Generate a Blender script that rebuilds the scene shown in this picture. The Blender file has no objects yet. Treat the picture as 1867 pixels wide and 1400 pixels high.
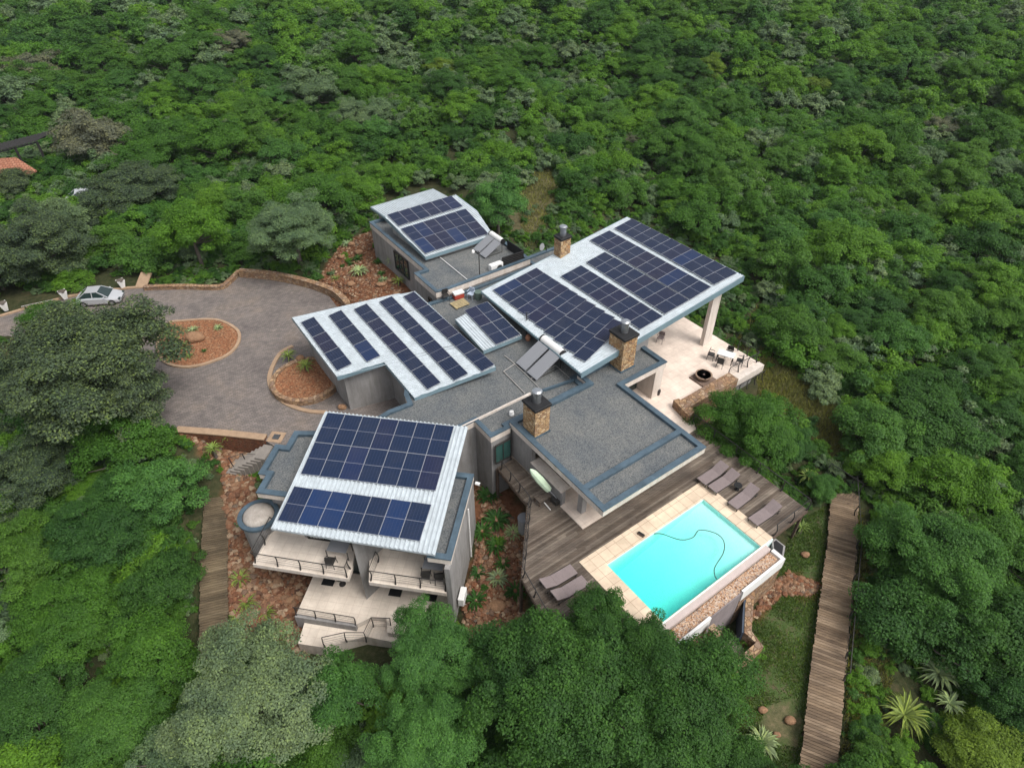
import bpy, bmesh, math, random
import numpy as np
from mathutils import Matrix, Vector
R = math.radians
sc = bpy.context.scene
col = sc.collection

# ------------------------------------------------------------------ camera, sky, sun, exposure
CAM_H, FPX, PITCH = 30.0, 1200.0, 40.5          # metres above the deck, focal length in px of a 1867 px wide frame
cam_d = bpy.data.cameras.new('camera'); cam = bpy.data.objects.new('camera', cam_d); col.objects.link(cam)
cam.location = (0, 0, CAM_H); cam.rotation_euler = (R(90 - PITCH), 0, 0)
cam_d.sensor_width = 36; cam_d.lens = FPX / 1867 * 36; cam_d.clip_end = 3000; cam_d.clip_start = .5
sc.camera = cam
SUN_EL, SUN_AZ = 56, 122                           # azimuth from +Y towards +X
w = bpy.data.worlds.new('World'); sc.world = w; w.use_nodes = True
wn = w.node_tree; bg = wn.nodes['Background']
sky = wn.nodes.new('ShaderNodeTexSky'); sky.sky_type = 'NISHITA'; sky.sun_disc = False
sky.sun_elevation = R(SUN_EL); sky.sun_rotation = R(SUN_AZ); sky.dust_density = 4; sky.air_density = 1.0
hs = wn.nodes.new('ShaderNodeHueSaturation'); hs.inputs['Saturation'].default_value = .25
wn.links.new(sky.outputs[0], hs.inputs['Color']); wn.links.new(hs.outputs[0], bg.inputs[0]); bg.inputs[1].default_value = .15
sl = bpy.data.lights.new('sun', 'SUN'); sl.energy = 1.45; sl.angle = R(26); sl.color = (1, .96, .9)
so = bpy.data.objects.new('sun', sl); col.objects.link(so); so.location = (40, 60, 80)
so.rotation_euler = (R(90 - SUN_EL), 0, R(-SUN_AZ + 180) + math.pi * 0)
sd = Vector((math.sin(R(SUN_AZ)) * math.cos(R(SUN_EL)), math.cos(R(SUN_AZ)) * math.cos(R(SUN_EL)), math.sin(R(SUN_EL))))
so.rotation_euler = sd.to_track_quat('Z', 'Y').to_euler()
sc.view_settings.view_transform = 'Standard'; sc.view_settings.look = 'None'
sc.view_settings.exposure = 0.55; sc.view_settings.gamma = 1
sc.cycles.max_bounces = 6; sc.cycles.diffuse_bounces = 3; sc.cycles.transparent_max_bounces = 8
sc.cycles.use_denoising = True

# ------------------------------------------------------------------ survey: image position + known height -> place on site
TH = R(PITCH); CT, ST = math.cos(TH), math.sin(TH)
ZM = {1: (400, 700, 2.8), 2: (520, 330, 3.3333), 3: (820, 380, 3.1117), 4: (850, 600, 3.685), 5: (900, 780, 3.1117), 6: (0, 200, 2.154),
      7: (1300, 800, 2.3333), 8: (300, 980, 3.1117), 9: (660, 340, 6.2233), 10: (1180, 540, 5.3833), 11: (0, 480, 5.186),
      12: (300, 740, 6.2233), 13: (780, 480, 5.8333), 14: (860, 750, 7.0), 15: (1180, 980, 5.6), 16: (940, 830, 4.6667), 17: (840, 860, 4.8276),
      18: (590, 400, 8.747), 19: (0, 210, 5.185)}
def ray(p):
    if len(p) == 3:
        m = ZM[p[0]]; p = (m[0] + p[1] / m[2], m[1] + p[2] / m[2])
    x = p[0] - 933.5; y = 700 - p[1]
    return Vector((x, FPX * CT + y * ST, -FPX * ST + y * CT))
def G(p, z=0.):
    d = ray(p); t = (z - CAM_H) / d.z
    return Vector((d.x * t, d.y * t, z))
def pix(P):
    x, y, z = P[0], P[1], P[2] - CAM_H
    dep = y * CT - z * ST; up = y * ST + z * CT
    return (933.5 + FPX * x / dep, 700 - FPX * up / dep)
def on_plane(p, P0, gx, gy):
    d = ray(p); t = (P0[2] - CAM_H - gx * P0[0] - gy * P0[1]) / (d.z - gx * d.x - gy * d.y)
    return Vector((d.x * t, d.y * t, CAM_H + d.z * t))
class Frame:
    def __init__(s, az): s.a = R(az); s.c = math.cos(s.a); s.s = math.sin(s.a); s.az = az
    def __call__(s, u, v, z=0.): return Vector((u * s.c - v * s.s, u * s.s + v * s.c, z))
    def inv(s, P): return (P[0] * s.c + P[1] * s.s, -P[0] * s.s + P[1] * s.c)
    def poly(s, pts): return [s(u, v).to_2d() for u, v in pts]
M = Frame(36)      # main house, deck, pool
K = Frame(-9)      # guest wing with the two balconies

# ------------------------------------------------------------------ mesh builder
class MB:
    def __init__(s): s.v = []; s.f = []; s.m = []; s.mats = []
    def mat(s, m):
        if m not in s.mats: s.mats.append(m)
        return s.mats.index(m)
    def face(s, pts, m):
        b = len(s.v); s.v += [Vector(p) for p in pts]; s.f.append(list(range(b, b + len(pts)))); s.m.append(s.mat(m))
    def prism(s, poly, z0, z1, m, top=True, bottom=True, mtop=None):
        n = len(poly)
        zb = z0 if callable(z0) else (lambda x, y: z0); zt = z1 if callable(z1) else (lambda x, y: z1)
        poly = ccw(poly)
        B = [Vector((p[0], p[1], zb(p[0], p[1]))) for p in poly]; T = [Vector((p[0], p[1], zt(p[0], p[1]))) for p in poly]
        b = len(s.v); s.v += B + T; k = s.mat(m); kt = s.mat(mtop) if mtop else k
        for i in range(n):
            j = (i + 1) % n; s.f.append([b + i, b + j, b + n + j, b + n + i]); s.m.append(k)
        if top: s.f.append([b + n + i for i in range(n)]); s.m.append(kt)
        if bottom: s.f.append([b + i for i in range(n)][::-1]); s.m.append(k)
    def ring(s, outer, inner, z0, z1, m):
        n = len(outer); b = len(s.v); k = s.mat(m)
        for pl, z in ((outer, z0), (outer, z1), (inner, z0), (inner, z1)): s.v += [Vector((p[0], p[1], z)) for p in pl]
        for i in range(n):
            j = (i + 1) % n
            s.f += [[b + i, b + j, b + n + j, b + n + i], [b + n + i, b + n + j, b + 3 * n + j, b + 3 * n + i],
                    [b + 2 * n + j, b + 2 * n + i, b + 3 * n + i, b + 3 * n + j], [b + j, b + i, b + 2 * n + i, b + 2 * n + j]]
            s.m += [k] * 4
    def box(s, c, sz, m, az=0., rot=None, bev=0.):
        # c = centre of the bottom face
        x, y, z = sz[0] / 2, sz[1] / 2, sz[2]
        Q = rot if rot is not None else Matrix.Rotation(R(az), 3, 'Z')
        c = Vector(c)
        if bev:
            e = bev; prof = [(-x + e, -y), (x - e, -y), (x, -y + e), (x, y - e), (x - e, y), (-x + e, y), (-x, y - e), (-x, -y + e)]
            b = len(s.v); n = 8
            for (zz, sh) in ((0, 0), (z - e, 0), (z, e)):
                for px, py in prof:
                    fx = (abs(px) - sh) * (1 if px > 0 else -1); fy = (abs(py) - sh) * (1 if py > 0 else -1)
                    s.v.append(c + Q @ Vector((fx, fy, zz)))
            k = s.mat(m)
            for r_ in range(2):
                for i in range(n):
                    j = (i + 1) % n; s.f.append([b + r_ * n + i, b + r_ * n + j, b + (r_ + 1) * n + j, b + (r_ + 1) * n + i]); s.m.append(k)
            s.f.append([b + 2 * n + i for i in range(n)]); s.m.append(k); s.f.append([b + i for i in range(n)][::-1]); s.m.append(k)
            return
        P = [c + Q @ Vector((a, b_, d)) for d in (0, z) for a, b_ in ((-x, -y), (x, -y), (x, y), (-x, y))]
        b = len(s.v); s.v += P; k = s.mat(m)
        for f in ((3, 2, 1, 0), (4, 5, 6, 7), (0, 1, 5, 4), (1, 2, 6, 5), (2, 3, 7, 6), (3, 0, 4, 7)): s.f.append([b + i for i in f]); s.m.append(k)
    def bar(s, a, b_, w_, h_, m):
        a = Vector(a); b_ = Vector(b_); d = b_ - a; L = d.length
        if L < 1e-6: return
        d /= L; up = Vector((0, 0, 1)) if abs(d.z) < .95 else Vector((0, 1, 0))
        sx = d.cross(up).normalized(); uy = sx.cross(d)
        P = [q + sx * i * w_ / 2 + uy * j * h_ / 2 for q in (a, b_) for i, j in ((-1, -1), (1, -1), (1, 1), (-1, 1))]
        b = len(s.v); s.v += P; k = s.mat(m)
        for f in ((3, 2, 1, 0), (4, 5, 6, 7), (0, 1, 5, 4), (1, 2, 6, 5), (2, 3, 7, 6), (3, 0, 4, 7)): s.f.append([b + i for i in f]); s.m.append(k)
    def tube(s, pts, r, m, n=8, cap=True):
        pts = [Vector(p) for p in pts]; b = len(s.v); k = s.mat(m); rs = r if isinstance(r, (list, tuple)) else [r] * len(pts)
        for i, p in enumerate(pts):
            d = (pts[min(i + 1, len(pts) - 1)] - pts[max(i - 1, 0)]).normalized()
            up = Vector((0, 0, 1)) if abs(d.z) < .9 else Vector((0, 1, 0))
            sx = d.cross(up).normalized(); uy = sx.cross(d)
            for j in range(n):
                a = 2 * math.pi * j / n; s.v.append(p + (sx * math.cos(a) + uy * math.sin(a)) * rs[i])
        for i in range(len(pts) - 1):
            for j in range(n):
                q = (j + 1) % n; s.f.append([b + i * n + j, b + i * n + q, b + (i + 1) * n + q, b + (i + 1) * n + j]); s.m.append(k)
        if cap:
            s.f.append([b + j for j in range(n)][::-1]); s.m.append(k)
            e = b + (len(pts) - 1) * n; s.f.append([e + j for j in range(n)]); s.m.append(k)
    def lathe(s, c, prof, m, n=16, ax=Vector((0, 0, 1))):
        s.tube([Vector(c) + ax * z for r_, z in prof], [max(r_, .001) for r_, z in prof], m, n)
    def blob(s, c, rad, m, seed=0, sub=2, amp=.25):
        bm = bmesh.new(); bmesh.ops.create_icosphere(bm, subdivisions=sub, radius=1)
        rr = random.Random(seed); ds = [Vector((rr.uniform(-1, 1), rr.uniform(-1, 1), rr.uniform(-1, 1))).normalized() for _ in range(7)]
        am = [rr.uniform(.2, 1) for _ in ds]; b = len(s.v); k = s.mat(m); c = Vector(c)
        for v in bm.verts:
            q = 1 + amp * sum(a * (max(0, v.co.dot(d)) - .5) ** 3 * 2 for a, d in zip(am, ds)); q -= amp * .6 * sum(max(0, v.co.dot(d) - .72) for d in ds)
            s.v.append(c + Vector((v.co.x * rad[0], v.co.y * rad[1], v.co.z * rad[2])) * q)
        for f in bm.faces: s.f.append([b + v.index for v in f.verts]); s.m.append(k)
        bm.free()
    def build(s, name, parent=None, smooth=False, origin=None):
        if parent is not None:
            inv = Matrix.Translation(parent['_o']).inverted() if '_o' in parent else Matrix.Identity(4)
            o_ = Vector(parent['_o']) if '_o' in parent else Vector((0, 0, 0))
        else:
            if origin is None:
                A = np.array([tuple(v) for v in s.v]); mn = A.min(0); mx = A.max(0); origin = ((mn[0] + mx[0]) / 2, (mn[1] + mx[1]) / 2, mn[2])
            o_ = Vector(origin)
        me = bpy.data.meshes.new(name)
        me.from_pydata([tuple(v - o_) for v in s.v], [], s.f)
        for m_ in s.mats: me.materials.append(m_)
        me.polygons.foreach_set('material_index', s.m)
        if smooth: me.polygons.foreach_set('use_smooth', [True] * len(s.f))
        me.update()
        o = bpy.data.objects.new(name, me); col.objects.link(o)
        if parent is not None: o.parent = parent
        else: o.location = o_
        o['_o'] = tuple(o_) if parent is None else tuple(parent['_o']) if '_o' in parent else (0, 0, 0)
        return o
def ccw(poly):
    a = sum(poly[i][0] * poly[(i + 1) % len(poly)][1] - poly[(i + 1) % len(poly)][0] * poly[i][1] for i in range(len(poly)))
    return list(poly) if a > 0 else list(poly)[::-1]
def inset(poly, d):
    poly = [Vector((p[0], p[1])) for p in ccw(poly)]; n = len(poly); out = []
    for i in range(n):
        p, q, r_ = poly[i - 1], poly[i], poly[(i + 1) % n]
        e1 = (q - p).normalized(); e2 = (r_ - q).normalized(); n1 = Vector((-e1.y, e1.x)); n2 = Vector((-e2.y, e2.x))
        k = 1 + n1.dot(n2); out.append(q + (n1 + n2) * (d / max(k, .15)))
    return out
def tag(o, label=None, cat=None, group=None, kind=None):
    if label: o['label'] = label
    if cat: o['category'] = cat
    if group: o['group'] = group
    if kind: o['kind'] = kind
    return o
def empty(name, loc, label, cat, group=None, rz=0.):
    o = bpy.data.objects.new(name, None); col.objects.link(o); o.location = loc; o.rotation_euler = (0, 0, rz); o.empty_display_size = .3
    o['_o'] = tuple(loc) if rz == 0 else (0, 0, 0)
    if rz != 0 : o['_local'] = 1
    return tag(o, label, cat, group)
def proto(name, label, cat, group=None):      # a thing modelled around its own origin, to be moved and copied
    o = bpy.data.objects.new(name, None); col.objects.link(o); o['_o'] = (0., 0., 0.); o.empty_display_size = .3
    return tag(o, label, cat, group)
def copy_tree(o, loc=None, rz=None, label=None, scale=None):
    def rec(a, par):
        c = a.copy(); col.objects.link(c); c.parent = par
        for ch in kids[a.name]: rec(ch, c)
        return c
    kids = {}
    def scan(a):
        kids[a.name] = list(a.children)
        for ch in a.children: scan(ch)
    scan(o)
    r_ = rec(o, None)
    if loc is not None: r_.location = loc
    if rz is not None: r_.rotation_euler = (0, 0, rz)
    if label: r_['label'] = label
    if scale: r_.scale = (scale,) * 3 if not isinstance(scale, tuple) else scale
    return r_
def in_poly(x, y, poly):
    c = False; n = len(poly); j = n - 1
    for i in range(n):
        xi, yi, xj, yj = poly[i][0], poly[i][1], poly[j][0], poly[j][1]
        if (yi > y) != (yj > y) and x < (xj - xi) * (y - yi) / (yj - yi) + xi: c = not c
        j = i
    return c
def seg_dist(x, y, a, b):
    dx, dy = b[0] - a[0], b[1] - a[1]; t = max(0, min(1, ((x - a[0]) * dx + (y - a[1]) * dy) / (dx * dx + dy * dy + 1e-9)))
    return math.hypot(x - a[0] - t * dx, y - a[1] - t * dy)

# ------------------------------------------------------------------ materials
class NM:
    def __init__(s, name, rough=.7, spec=.3, metal=0.):
        s.m = bpy.data.materials.new(name); s.m.use_nodes = True; s.t = s.m.node_tree; s.N = s.t.nodes; s.L = s.t.links
        s.b = s.N['Principled BSDF']; s.b.inputs['Roughness'].default_value = rough
        s.b.inputs['Specular IOR Level'].default_value = spec; s.b.inputs['Metallic'].default_value = metal
    def n(s, ty, **kw):
        o = s.N.new('ShaderNode' + ty)
        for k, v in kw.items(): setattr(o, k, v)
        return o
    def co(s, rot=0., scale=(1, 1, 1)):
        t = s.n('TexCoord'); mp = s.n('Mapping'); mp.inputs['Rotation'].default_value[2] = R(rot); mp.inputs['Scale'].default_value = scale
        s.L.new(t.outputs['Object'], mp.inputs[0]); return mp.outputs[0]
    def wco(s, rot=0., scale=(1, 1, 1)):
        t = s.n('NewGeometry'); mp = s.n('Mapping'); mp.inputs['Rotation'].default_value[2] = R(rot); mp.inputs['Scale'].default_value = scale
        s.L.new(t.outputs['Position'], mp.inputs[0]); return mp.outputs[0]
    def noise(s, co, sc_, det=4, rough=.6):
        o = s.n('TexNoise'); o.inputs['Scale'].default_value = sc_; o.inputs['Detail'].default_value = det; o.inputs['Roughness'].default_value = rough
        if co is not None: s.L.new(co, o.inputs['Vector'])
        return o.outputs['Fac']
    def ramp(s, fac, stops):
        o = s.n('ValToRGB'); e = o.color_ramp.elements
        while len(e) > 1: e.remove(e[0])
        for i, (p, c) in enumerate(stops):
            q = e[0] if i == 0 else e.new(p)
            q.position = p; q.color = tuple(c) + (1,) if len(c) == 3 else c
        s.L.new(fac, o.inputs[0]); return o.outputs[0]
    def mix(s, fac, a, b, mode='MIX'):
        o = s.n('Mix', data_type='RGBA', blend_type=mode)
        for k, v in ((0, fac), (6, a), (7, b)):
            if hasattr(v, 'links'): s.L.new(v, o.inputs[k])
            elif k == 0: o.inputs[0].default_value = v
            else: o.inputs[k].default_value = tuple(v) + (1,)
        return o.outputs[2]
    def math(s, op, a, b=None, c=None):
        o = s.n('Math', operation=op)
        for k, v in enumerate((a, b, c)):
            if v is None: continue
            if hasattr(v, 'links'): s.L.new(v, o.inputs[k])
            else: o.inputs[k].default_value = v
        return o.outputs[0]
    def col(s, c):
        if hasattr(c, 'links'): s.L.new(c, s.b.inputs['Base Color'])
        else: s.b.inputs['Base Color'].default_value = tuple(c) + (1,)
        return s
    def bump(s, h, st=.5, d=.02):
        o = s.n('Bump'); o.inputs['Strength'].default_value = st; o.inputs['Distance'].default_value = d
        s.L.new(h, o.inputs['Height']); s.L.new(o.outputs[0], s.b.inputs['Normal']); return s
def mottled(name, c, var=.25, sc_=1.2, rough=.8, spec=.2, metal=0., fine=18, grime=None):
    q = NM(name, rough, spec, metal); co = q.wco()
    a = q.ramp(q.noise(co, sc_, 6, .65), [(.3, [x * (1 - var) for x in c]), (.7, [min(1, x * (1 + var * .6)) for x in c])])
    b = q.ramp(q.noise(co, fine, 3), [(.3, (.86,) * 3), (.7, (1.06,) * 3)])
    cc = q.mix(1., a, b, 'MULTIPLY')
    if grime: # streaks of weather staining running down the face
        g = q.ramp(q.noise(q.wco(scale=(3, 3, .35)), 1., 5, .7), [(.42, (1, 1, 1)), (.72, grime)])
        cc = q.mix(.8, cc, g, 'MULTIPLY')
    q.col(cc).bump(q.noise(co, 30, 3), .15, .01)
    return q.m
PLASTER = mottled('grey_plaster', (.3, .29, .283), .2, .6, grime=(.62, .6, .58))
CREAM = mottled('cream_plaster', (.66, .59, .53), .14, .8, grime=(.72, .68, .62))
WHITE = mottled('white_paint', (.72, .71, .69), .1, .8)
CAP = mottled('parapet_coating', (.07, .108, .14), .38, 1.1, .45, .4, grime=(.8, .8, .8))
FASCIA = mottled('fascia_sheet', (.17, .25, .29), .15, .7, .4, .5)
SHEET = mottled('white_roof_sheet', (.48, .53, .56), .05, .25, .35, .5, fine=2, grime=(.9, .9, .9))
DARK = mottled('dark_metal', (.035, .032, .03), .2, 2, .5, .4)
BLACK = mottled('black_plastic', (.014, .014, .015), .2, 2, .6, .3)
STEEL = mottled('bright_steel', (.5, .52, .54), .1, 3, .3, .5, .9)
ALU = mottled('aluminium', (.42, .43, .46), .06, 3, .35, .5, .5)
GREYPIPE = mottled('grey_pipe', (.35, .33, .31), .2, 2)
LOUNGE = mottled('mauve_mesh_fabric', (.215, .175, .172), .1, 3, .85)
WOODDK = mottled('weathered_timber', (.12, .085, .065), .35, 2.5, .8)
def tiles(name, c, rot, sz, mort, var=.1, rough=.6):
    q = NM(name, rough, .3); b = q.n('TexBrick'); q.L.new(q.wco(-rot), b.inputs['Vector'])
    b.offset = 0; b.inputs['Scale'].default_value = 1; b.inputs['Brick Width'].default_value = sz; b.inputs['Row Height'].default_value = sz
    b.inputs['Mortar Size'].default_value = .012; b.inputs['Color1'].default_value = tuple(x * (1 - var) for x in c) + (1,)
    b.inputs['Color2'].default_value = tuple(min(1, x * (1 + var)) for x in c) + (1,); b.inputs['Mortar'].default_value = tuple(mort) + (1,)
    st = q.ramp(q.noise(q.wco(), .9, 6, .7), [(.35, (.8, .77, .74)), (.65, (1.05, 1.03, 1.0))])
    q.col(q.mix(1., b.outputs[0], st, 'MULTIPLY')).bump(b.outputs['Fac'], .2, -.01); return q.m
TERR = tiles('cream_terrace_tile', (.72, .62, .545), 36, .6, (.6, .5, .43), .04)
PATIO = tiles('cream_patio_tile', (.68, .61, .535), -9, .5, (.58, .5, .43), .04)
COPING = tiles('sandstone_coping', (.68, .56, .43), 36, .62, (.4, .29, .22), .1)
def paving():
    q = NM('clay_brick_paving', .75, .25); b = q.n('TexBrick'); co = q.wco(-25)
    dn = q.n('TexNoise'); dn.inputs['Scale'].default_value = .12; q.L.new(co, dn.inputs['Vector'])
    va = q.n('VectorMath', operation='MULTIPLY_ADD'); q.L.new(dn.outputs['Color'], va.inputs[0]); va.inputs[1].default_value = (1.2, 1.2, 0); q.L.new(co, va.inputs[2])
    q.L.new(va.outputs[0], b.inputs['Vector']); b.inputs['Scale'].default_value = 1; b.inputs['Brick Width'].default_value = .3; b.inputs['Row Height'].default_value = .15
    b.inputs['Mortar Size'].default_value = .012; b.inputs['Color1'].default_value = (.205, .178, .165, 1); b.inputs['Color2'].default_value = (.142, .126, .118, 1); b.inputs['Mortar'].default_value = (.1, .085, .075, 1)
    st = q.ramp(q.noise(q.wco(), .35, 8, .65), [(.3, (.74, .74, .76)), (.5, (1, 1, 1)), (.72, (1.22, 1.15, 1.05))])
    st2 = q.ramp(q.noise(q.wco(), 2.4, 5, .7), [(.3, (.86, .86, .86)), (.7, (1.12, 1.1, 1.08))])
    q.col(q.mix(1., q.mix(1., b.outputs[0], st, 'MULTIPLY'), st2, 'MULTIPLY')).bump(b.outputs['Fac'], .25, -.01); return q.m
PAVE = paving()
def gravel(name, cols, sc_=14, b_=.5, big=None):
    q = NM(name, .9, .15); v = q.n('TexVoronoi'); v.inputs['Scale'].default_value = sc_; co = q.wco(); q.L.new(co, v.inputs['Vector'])
    sep = q.n('SeparateColor'); q.L.new(v.outputs['Color'], sep.inputs[0])
    c = q.ramp(sep.outputs[0], [(i / (len(cols) - 1), x) for i, x in enumerate(cols)])
    st = q.ramp(q.noise(co, .45, 7, .7), [(.3, big[0] if big else (.8, .8, .8)), (.7, big[1] if big else (1.12, 1.12, 1.12))])
    q.col(q.mix(1., c, st, 'MULTIPLY')).bump(v.outputs['Distance'], b_, -.03); return q.m
ROOFGRAVEL = gravel('roof_gravel', [(.06, .068, .075), (.105, .114, .122), (.14, .148, .155), (.18, .183, .18), (.098, .108, .118)], 24, .4, ((.7, .74, .78), (1.22, 1.16, 1.06)))
PEBBLE = gravel('river_pebbles', [(.1, .05, .03), (.4, .22, .12), (.55, .4, .28), (.22, .17, .15), (.62, .5, .4)], 17, .8)
def stonewall(name, cols, sc_=4.2, zs=1.5):
    q = NM(name, .9, .15); co = q.wco(scale=(1, 1, zs)); v = q.n('TexVoronoi'); v.inputs['Scale'].default_value = sc_; v.inputs['Randomness'].default_value = .9; q.L.new(co, v.inputs['Vector'])
    e = q.n('TexVoronoi', feature='DISTANCE_TO_EDGE'); e.inputs['Scale'].default_value = sc_; e.inputs['Randomness'].default_value = .9; q.L.new(co, e.inputs['Vector'])
    sep = q.n('SeparateColor'); q.L.new(v.outputs['Color'], sep.inputs[0])
    c = q.ramp(sep.outputs[1], [(i / (len(cols) - 1), x) for i, x in enumerate(cols)])
    c = q.mix(1., c, q.ramp(q.noise(co, 7, 5), [(.3, (.75,) * 3), (.7, (1.15,) * 3)]), 'MULTIPLY')
    j = q.ramp(e.outputs['Distance'], [(.02, (0, 0, 0)), (.09, (1, 1, 1))])
    q.col(q.mix(j, (.16, .1, .06), c)).bump(j, .8, .03); return q.m
STONE = stonewall('ochre_stone_cladding', [(.36, .2, .09), (.52, .36, .2), (.44, .29, .15), (.3, .19, .12), (.58, .44, .27), (.4, .22, .1)])
STONEW = stonewall('garden_stone_walling', [(.25, .145, .08), (.4, .27, .16), (.3, .18, .11), (.22, .15, .11), (.42, .31, .21)], 3.6)
BRICKRED = stonewall('red_stone_face', [(.13, .045, .025), (.2, .075, .04), (.1, .04, .025), (.17, .07, .04)], 4.5, 2)
KERB = mottled('sand_kerb', (.36, .25, .165), .2, 2.5, .85)
def planks(name, rot, cols, wd=.14, ln=3.2):
    q = NM(name, .75, .2); b = q.n('TexBrick'); q.L.new(q.wco(-rot), b.inputs['Vector']); b.inputs['Scale'].default_value = 1
    b.inputs['Brick Width'].default_value = ln; b.inputs['Row Height'].default_value = wd; b.inputs['Mortar Size'].default_value = .011; b.inputs['Mortar Smooth'].default_value = .3
    b.offset = .37; b.inputs['Bias'].default_value = 0; b.inputs['Color1'].default_value = (0, 0, 0, 1); b.inputs['Color2'].default_value = (1, 1, 1, 1); b.inputs['Mortar'].default_value = (.5, .5, .5, 1)
    grain = q.noise(q.wco(-rot, (.7, 9, 1)), 1., 6, .7)
    t = q.math('MULTIPLY_ADD', b.outputs[0], .5, q.math('MULTIPLY', grain, .6))
    c = q.ramp(t, [(.15 + .75 * i / (len(cols) - 1), x) for i, x in enumerate(cols)])
    pat = q.ramp(q.noise(q.wco(), .55, 5, .6), [(.35, (.7, .68, .68)), (.65, (1.18, 1.14, 1.08))])
    c = q.mix(1., c, pat, 'MULTIPLY')
    q.col(q.mix(b.outputs['Fac'], c, (.012, .009, .007))).bump(b.outputs['Fac'], .6, -.02); return q.m
DECK = planks('weathered_deck_boards', 36, [(.07, .05, .043), (.135, .1, .082), (.2, .152, .122), (.26, .21, .175)])
DECKX = planks('weathered_crosswise_boards', 33, [(.09, .06, .04), (.165, .118, .078), (.235, .175, .12), (.28, .22, .16)])
WALKL = planks('left_walkway_boards', 4, [(.055, .04, .025), (.105, .078, .048), (.155, .118, .075), (.19, .15, .1)])
WALKR = planks('right_walkway_boards', -8, [(.08, .052, .036), (.155, .108, .074), (.225, .165, .115), (.29, .225, .16)])
def cells(name, blue):
    q = NM(name, .12, .5); t = q.n('TexCoord'); s = q.n('SeparateXYZ'); q.L.new(t.outputs['Object'], s.inputs[0])
    def lines(x, period, wd): # 1 on a thin line
        f = q.math('FRACT', q.math('DIVIDE', x, period)); d = q.math('MINIMUM', f, q.math('SUBTRACT', 1., f)); return q.math('LESS_THAN', d, wd)
    lx = lines(q.math('ADD', s.outputs[0], 10.), .0905, .05); ly = lines(q.math('ADD', s.outputs[1], 10.09), .1765, .05)
    mid = q.math('LESS_THAN', q.math('ABSOLUTE', s.outputs[0]), .011)
    bus = lines(q.math('ADD', s.outputs[1], 10.0), .0353, .09)
    oi = q.n('ObjectInfo')
    k = blue; base = q.ramp(oi.outputs['Random'], [(0, (.0035, .007 * k, .021 * k)), (.5, (.0045, .008 * k, .024 * k)), (.88, (.007, .008, .018 * k)), (.95, (.0035, .011 * k, .04 * k)), (1, (.0035, .012 * k, .045 * k))])
    dust = q.noise(q.wco(), .8, 6, .7); base = q.mix(q.ramp(dust, [(.45, (0, 0, 0)), (.8, (.2, .2, .2))]), base, (.07, .065, .06))
    c = q.mix(q.math('MULTIPLY', bus, .14), base, (.05, .06, .1))
    c = q.mix(q.math('MULTIPLY', q.math('MAXIMUM', lx, ly), .45), c, (.055, .065, .12)); c = q.mix(mid, c, (.2, .21, .25))
    q.col(c); q.L.new(q.math('MULTIPLY_ADD', oi.outputs['Random'], .16, .12), q.b.inputs['Roughness']); q.b.inputs['Specular IOR Level'].default_value = .42
    return q.m
CELLS = cells('solar_cells', 1.5); CELLSB = cells('blue_solar_cells', 1.9)
def glassm(name, c=(.02, .035, .035), rough=.08):
    q = NM(name, rough, .6); q.col(c); return q.m
GLASS = glassm('dark_window_glass'); GLASSG = glassm('green_tinted_glass', (.03, .085, .075)); COLLECT = glassm('collector_glass', (.22, .225, .24), .3)
CURTAIN = mottled('pale_curtain', (.4, .4, .38), .3, 4)
def water():
    q = NM('pool_water'); N, L = q.N, q.L; N.remove(q.b)
    tr = q.n('BsdfTransparent'); tr.inputs[0].default_value = (.93, .99, .99, 1); gl = q.n('BsdfGlossy'); gl.inputs['Roughness'].default_value = .04
    fr = q.n('Fresnel'); fr.inputs[0].default_value = 1.33
    bp = q.n('Bump'); bp.inputs['Strength'].default_value = .5; bp.inputs['Distance'].default_value = .04
    nz = q.noise(q.wco(), 2.6, 3); L.new(nz, bp.inputs['Height'])
    L.new(bp.outputs[0], gl.inputs['Normal']); L.new(bp.outputs[0], fr.inputs['Normal'])
    mx = q.n('MixShader'); L.new(fr.outputs[0], mx.inputs[0]); L.new(tr.outputs[0], mx.inputs[1]); L.new(gl.outputs[0], mx.inputs[2])
    out = [n for n in N if n.type == 'OUTPUT_MATERIAL'][0]; L.new(mx.outputs[0], out.inputs['Surface'])
    va = q.n('VolumeAbsorption'); va.inputs['Color'].default_value = (.0, .95, .92, 1); va.inputs['Density'].default_value = .52; L.new(va.outputs[0], out.inputs['Volume'])
    return q.m
WATER = water()
BASIN = mottled('pool_plaster', (.74, .9, .86), .04, .6)
def foliage(name, stops, tr=.42, var=.28):
    q = NM(name, .6, .25); oi = q.n('ObjectInfo'); ge = q.n('NewGeometry')
    stops = [(a * 1.42 + .004, b * 1.42, c * 1.25 + .004) for a, b, c in stops]
    base = q.ramp(oi.outputs['Random'], [(i / (len(stops) - 1), x) for i, x in enumerate(stops)])
    isl = q.ramp(ge.outputs['Random Per Island'], [(0, (1 - var,) * 3), (.6, (1, 1, 1)), (1, (1 + var * 1.15, 1 + var, 1 - var * .3))])
    pat = q.ramp(q.noise(q.wco(), .55, 3), [(.35, (.78, .8, .85)), (.65, (1.18, 1.12, 1.0))])
    c = q.mix(1., q.mix(1., base, isl, 'MULTIPLY'), pat, 'MULTIPLY')
    q.col(c)
    t = q.n('BsdfTranslucent'); q.L.new(q.mix(1., c, (1.25, 1.3, .6), 'MULTIPLY'), t.inputs[0])
    mx = q.n('MixShader'); mx.inputs[0].default_value = tr
    out = [n for n in q.N if n.type == 'OUTPUT_MATERIAL'][0]
    q.L.new(q.b.outputs[0], mx.inputs[1]); q.L.new(t.outputs[0], mx.inputs[2]); q.L.new(mx.outputs[0], out.inputs[0])
    return q.m
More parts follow.
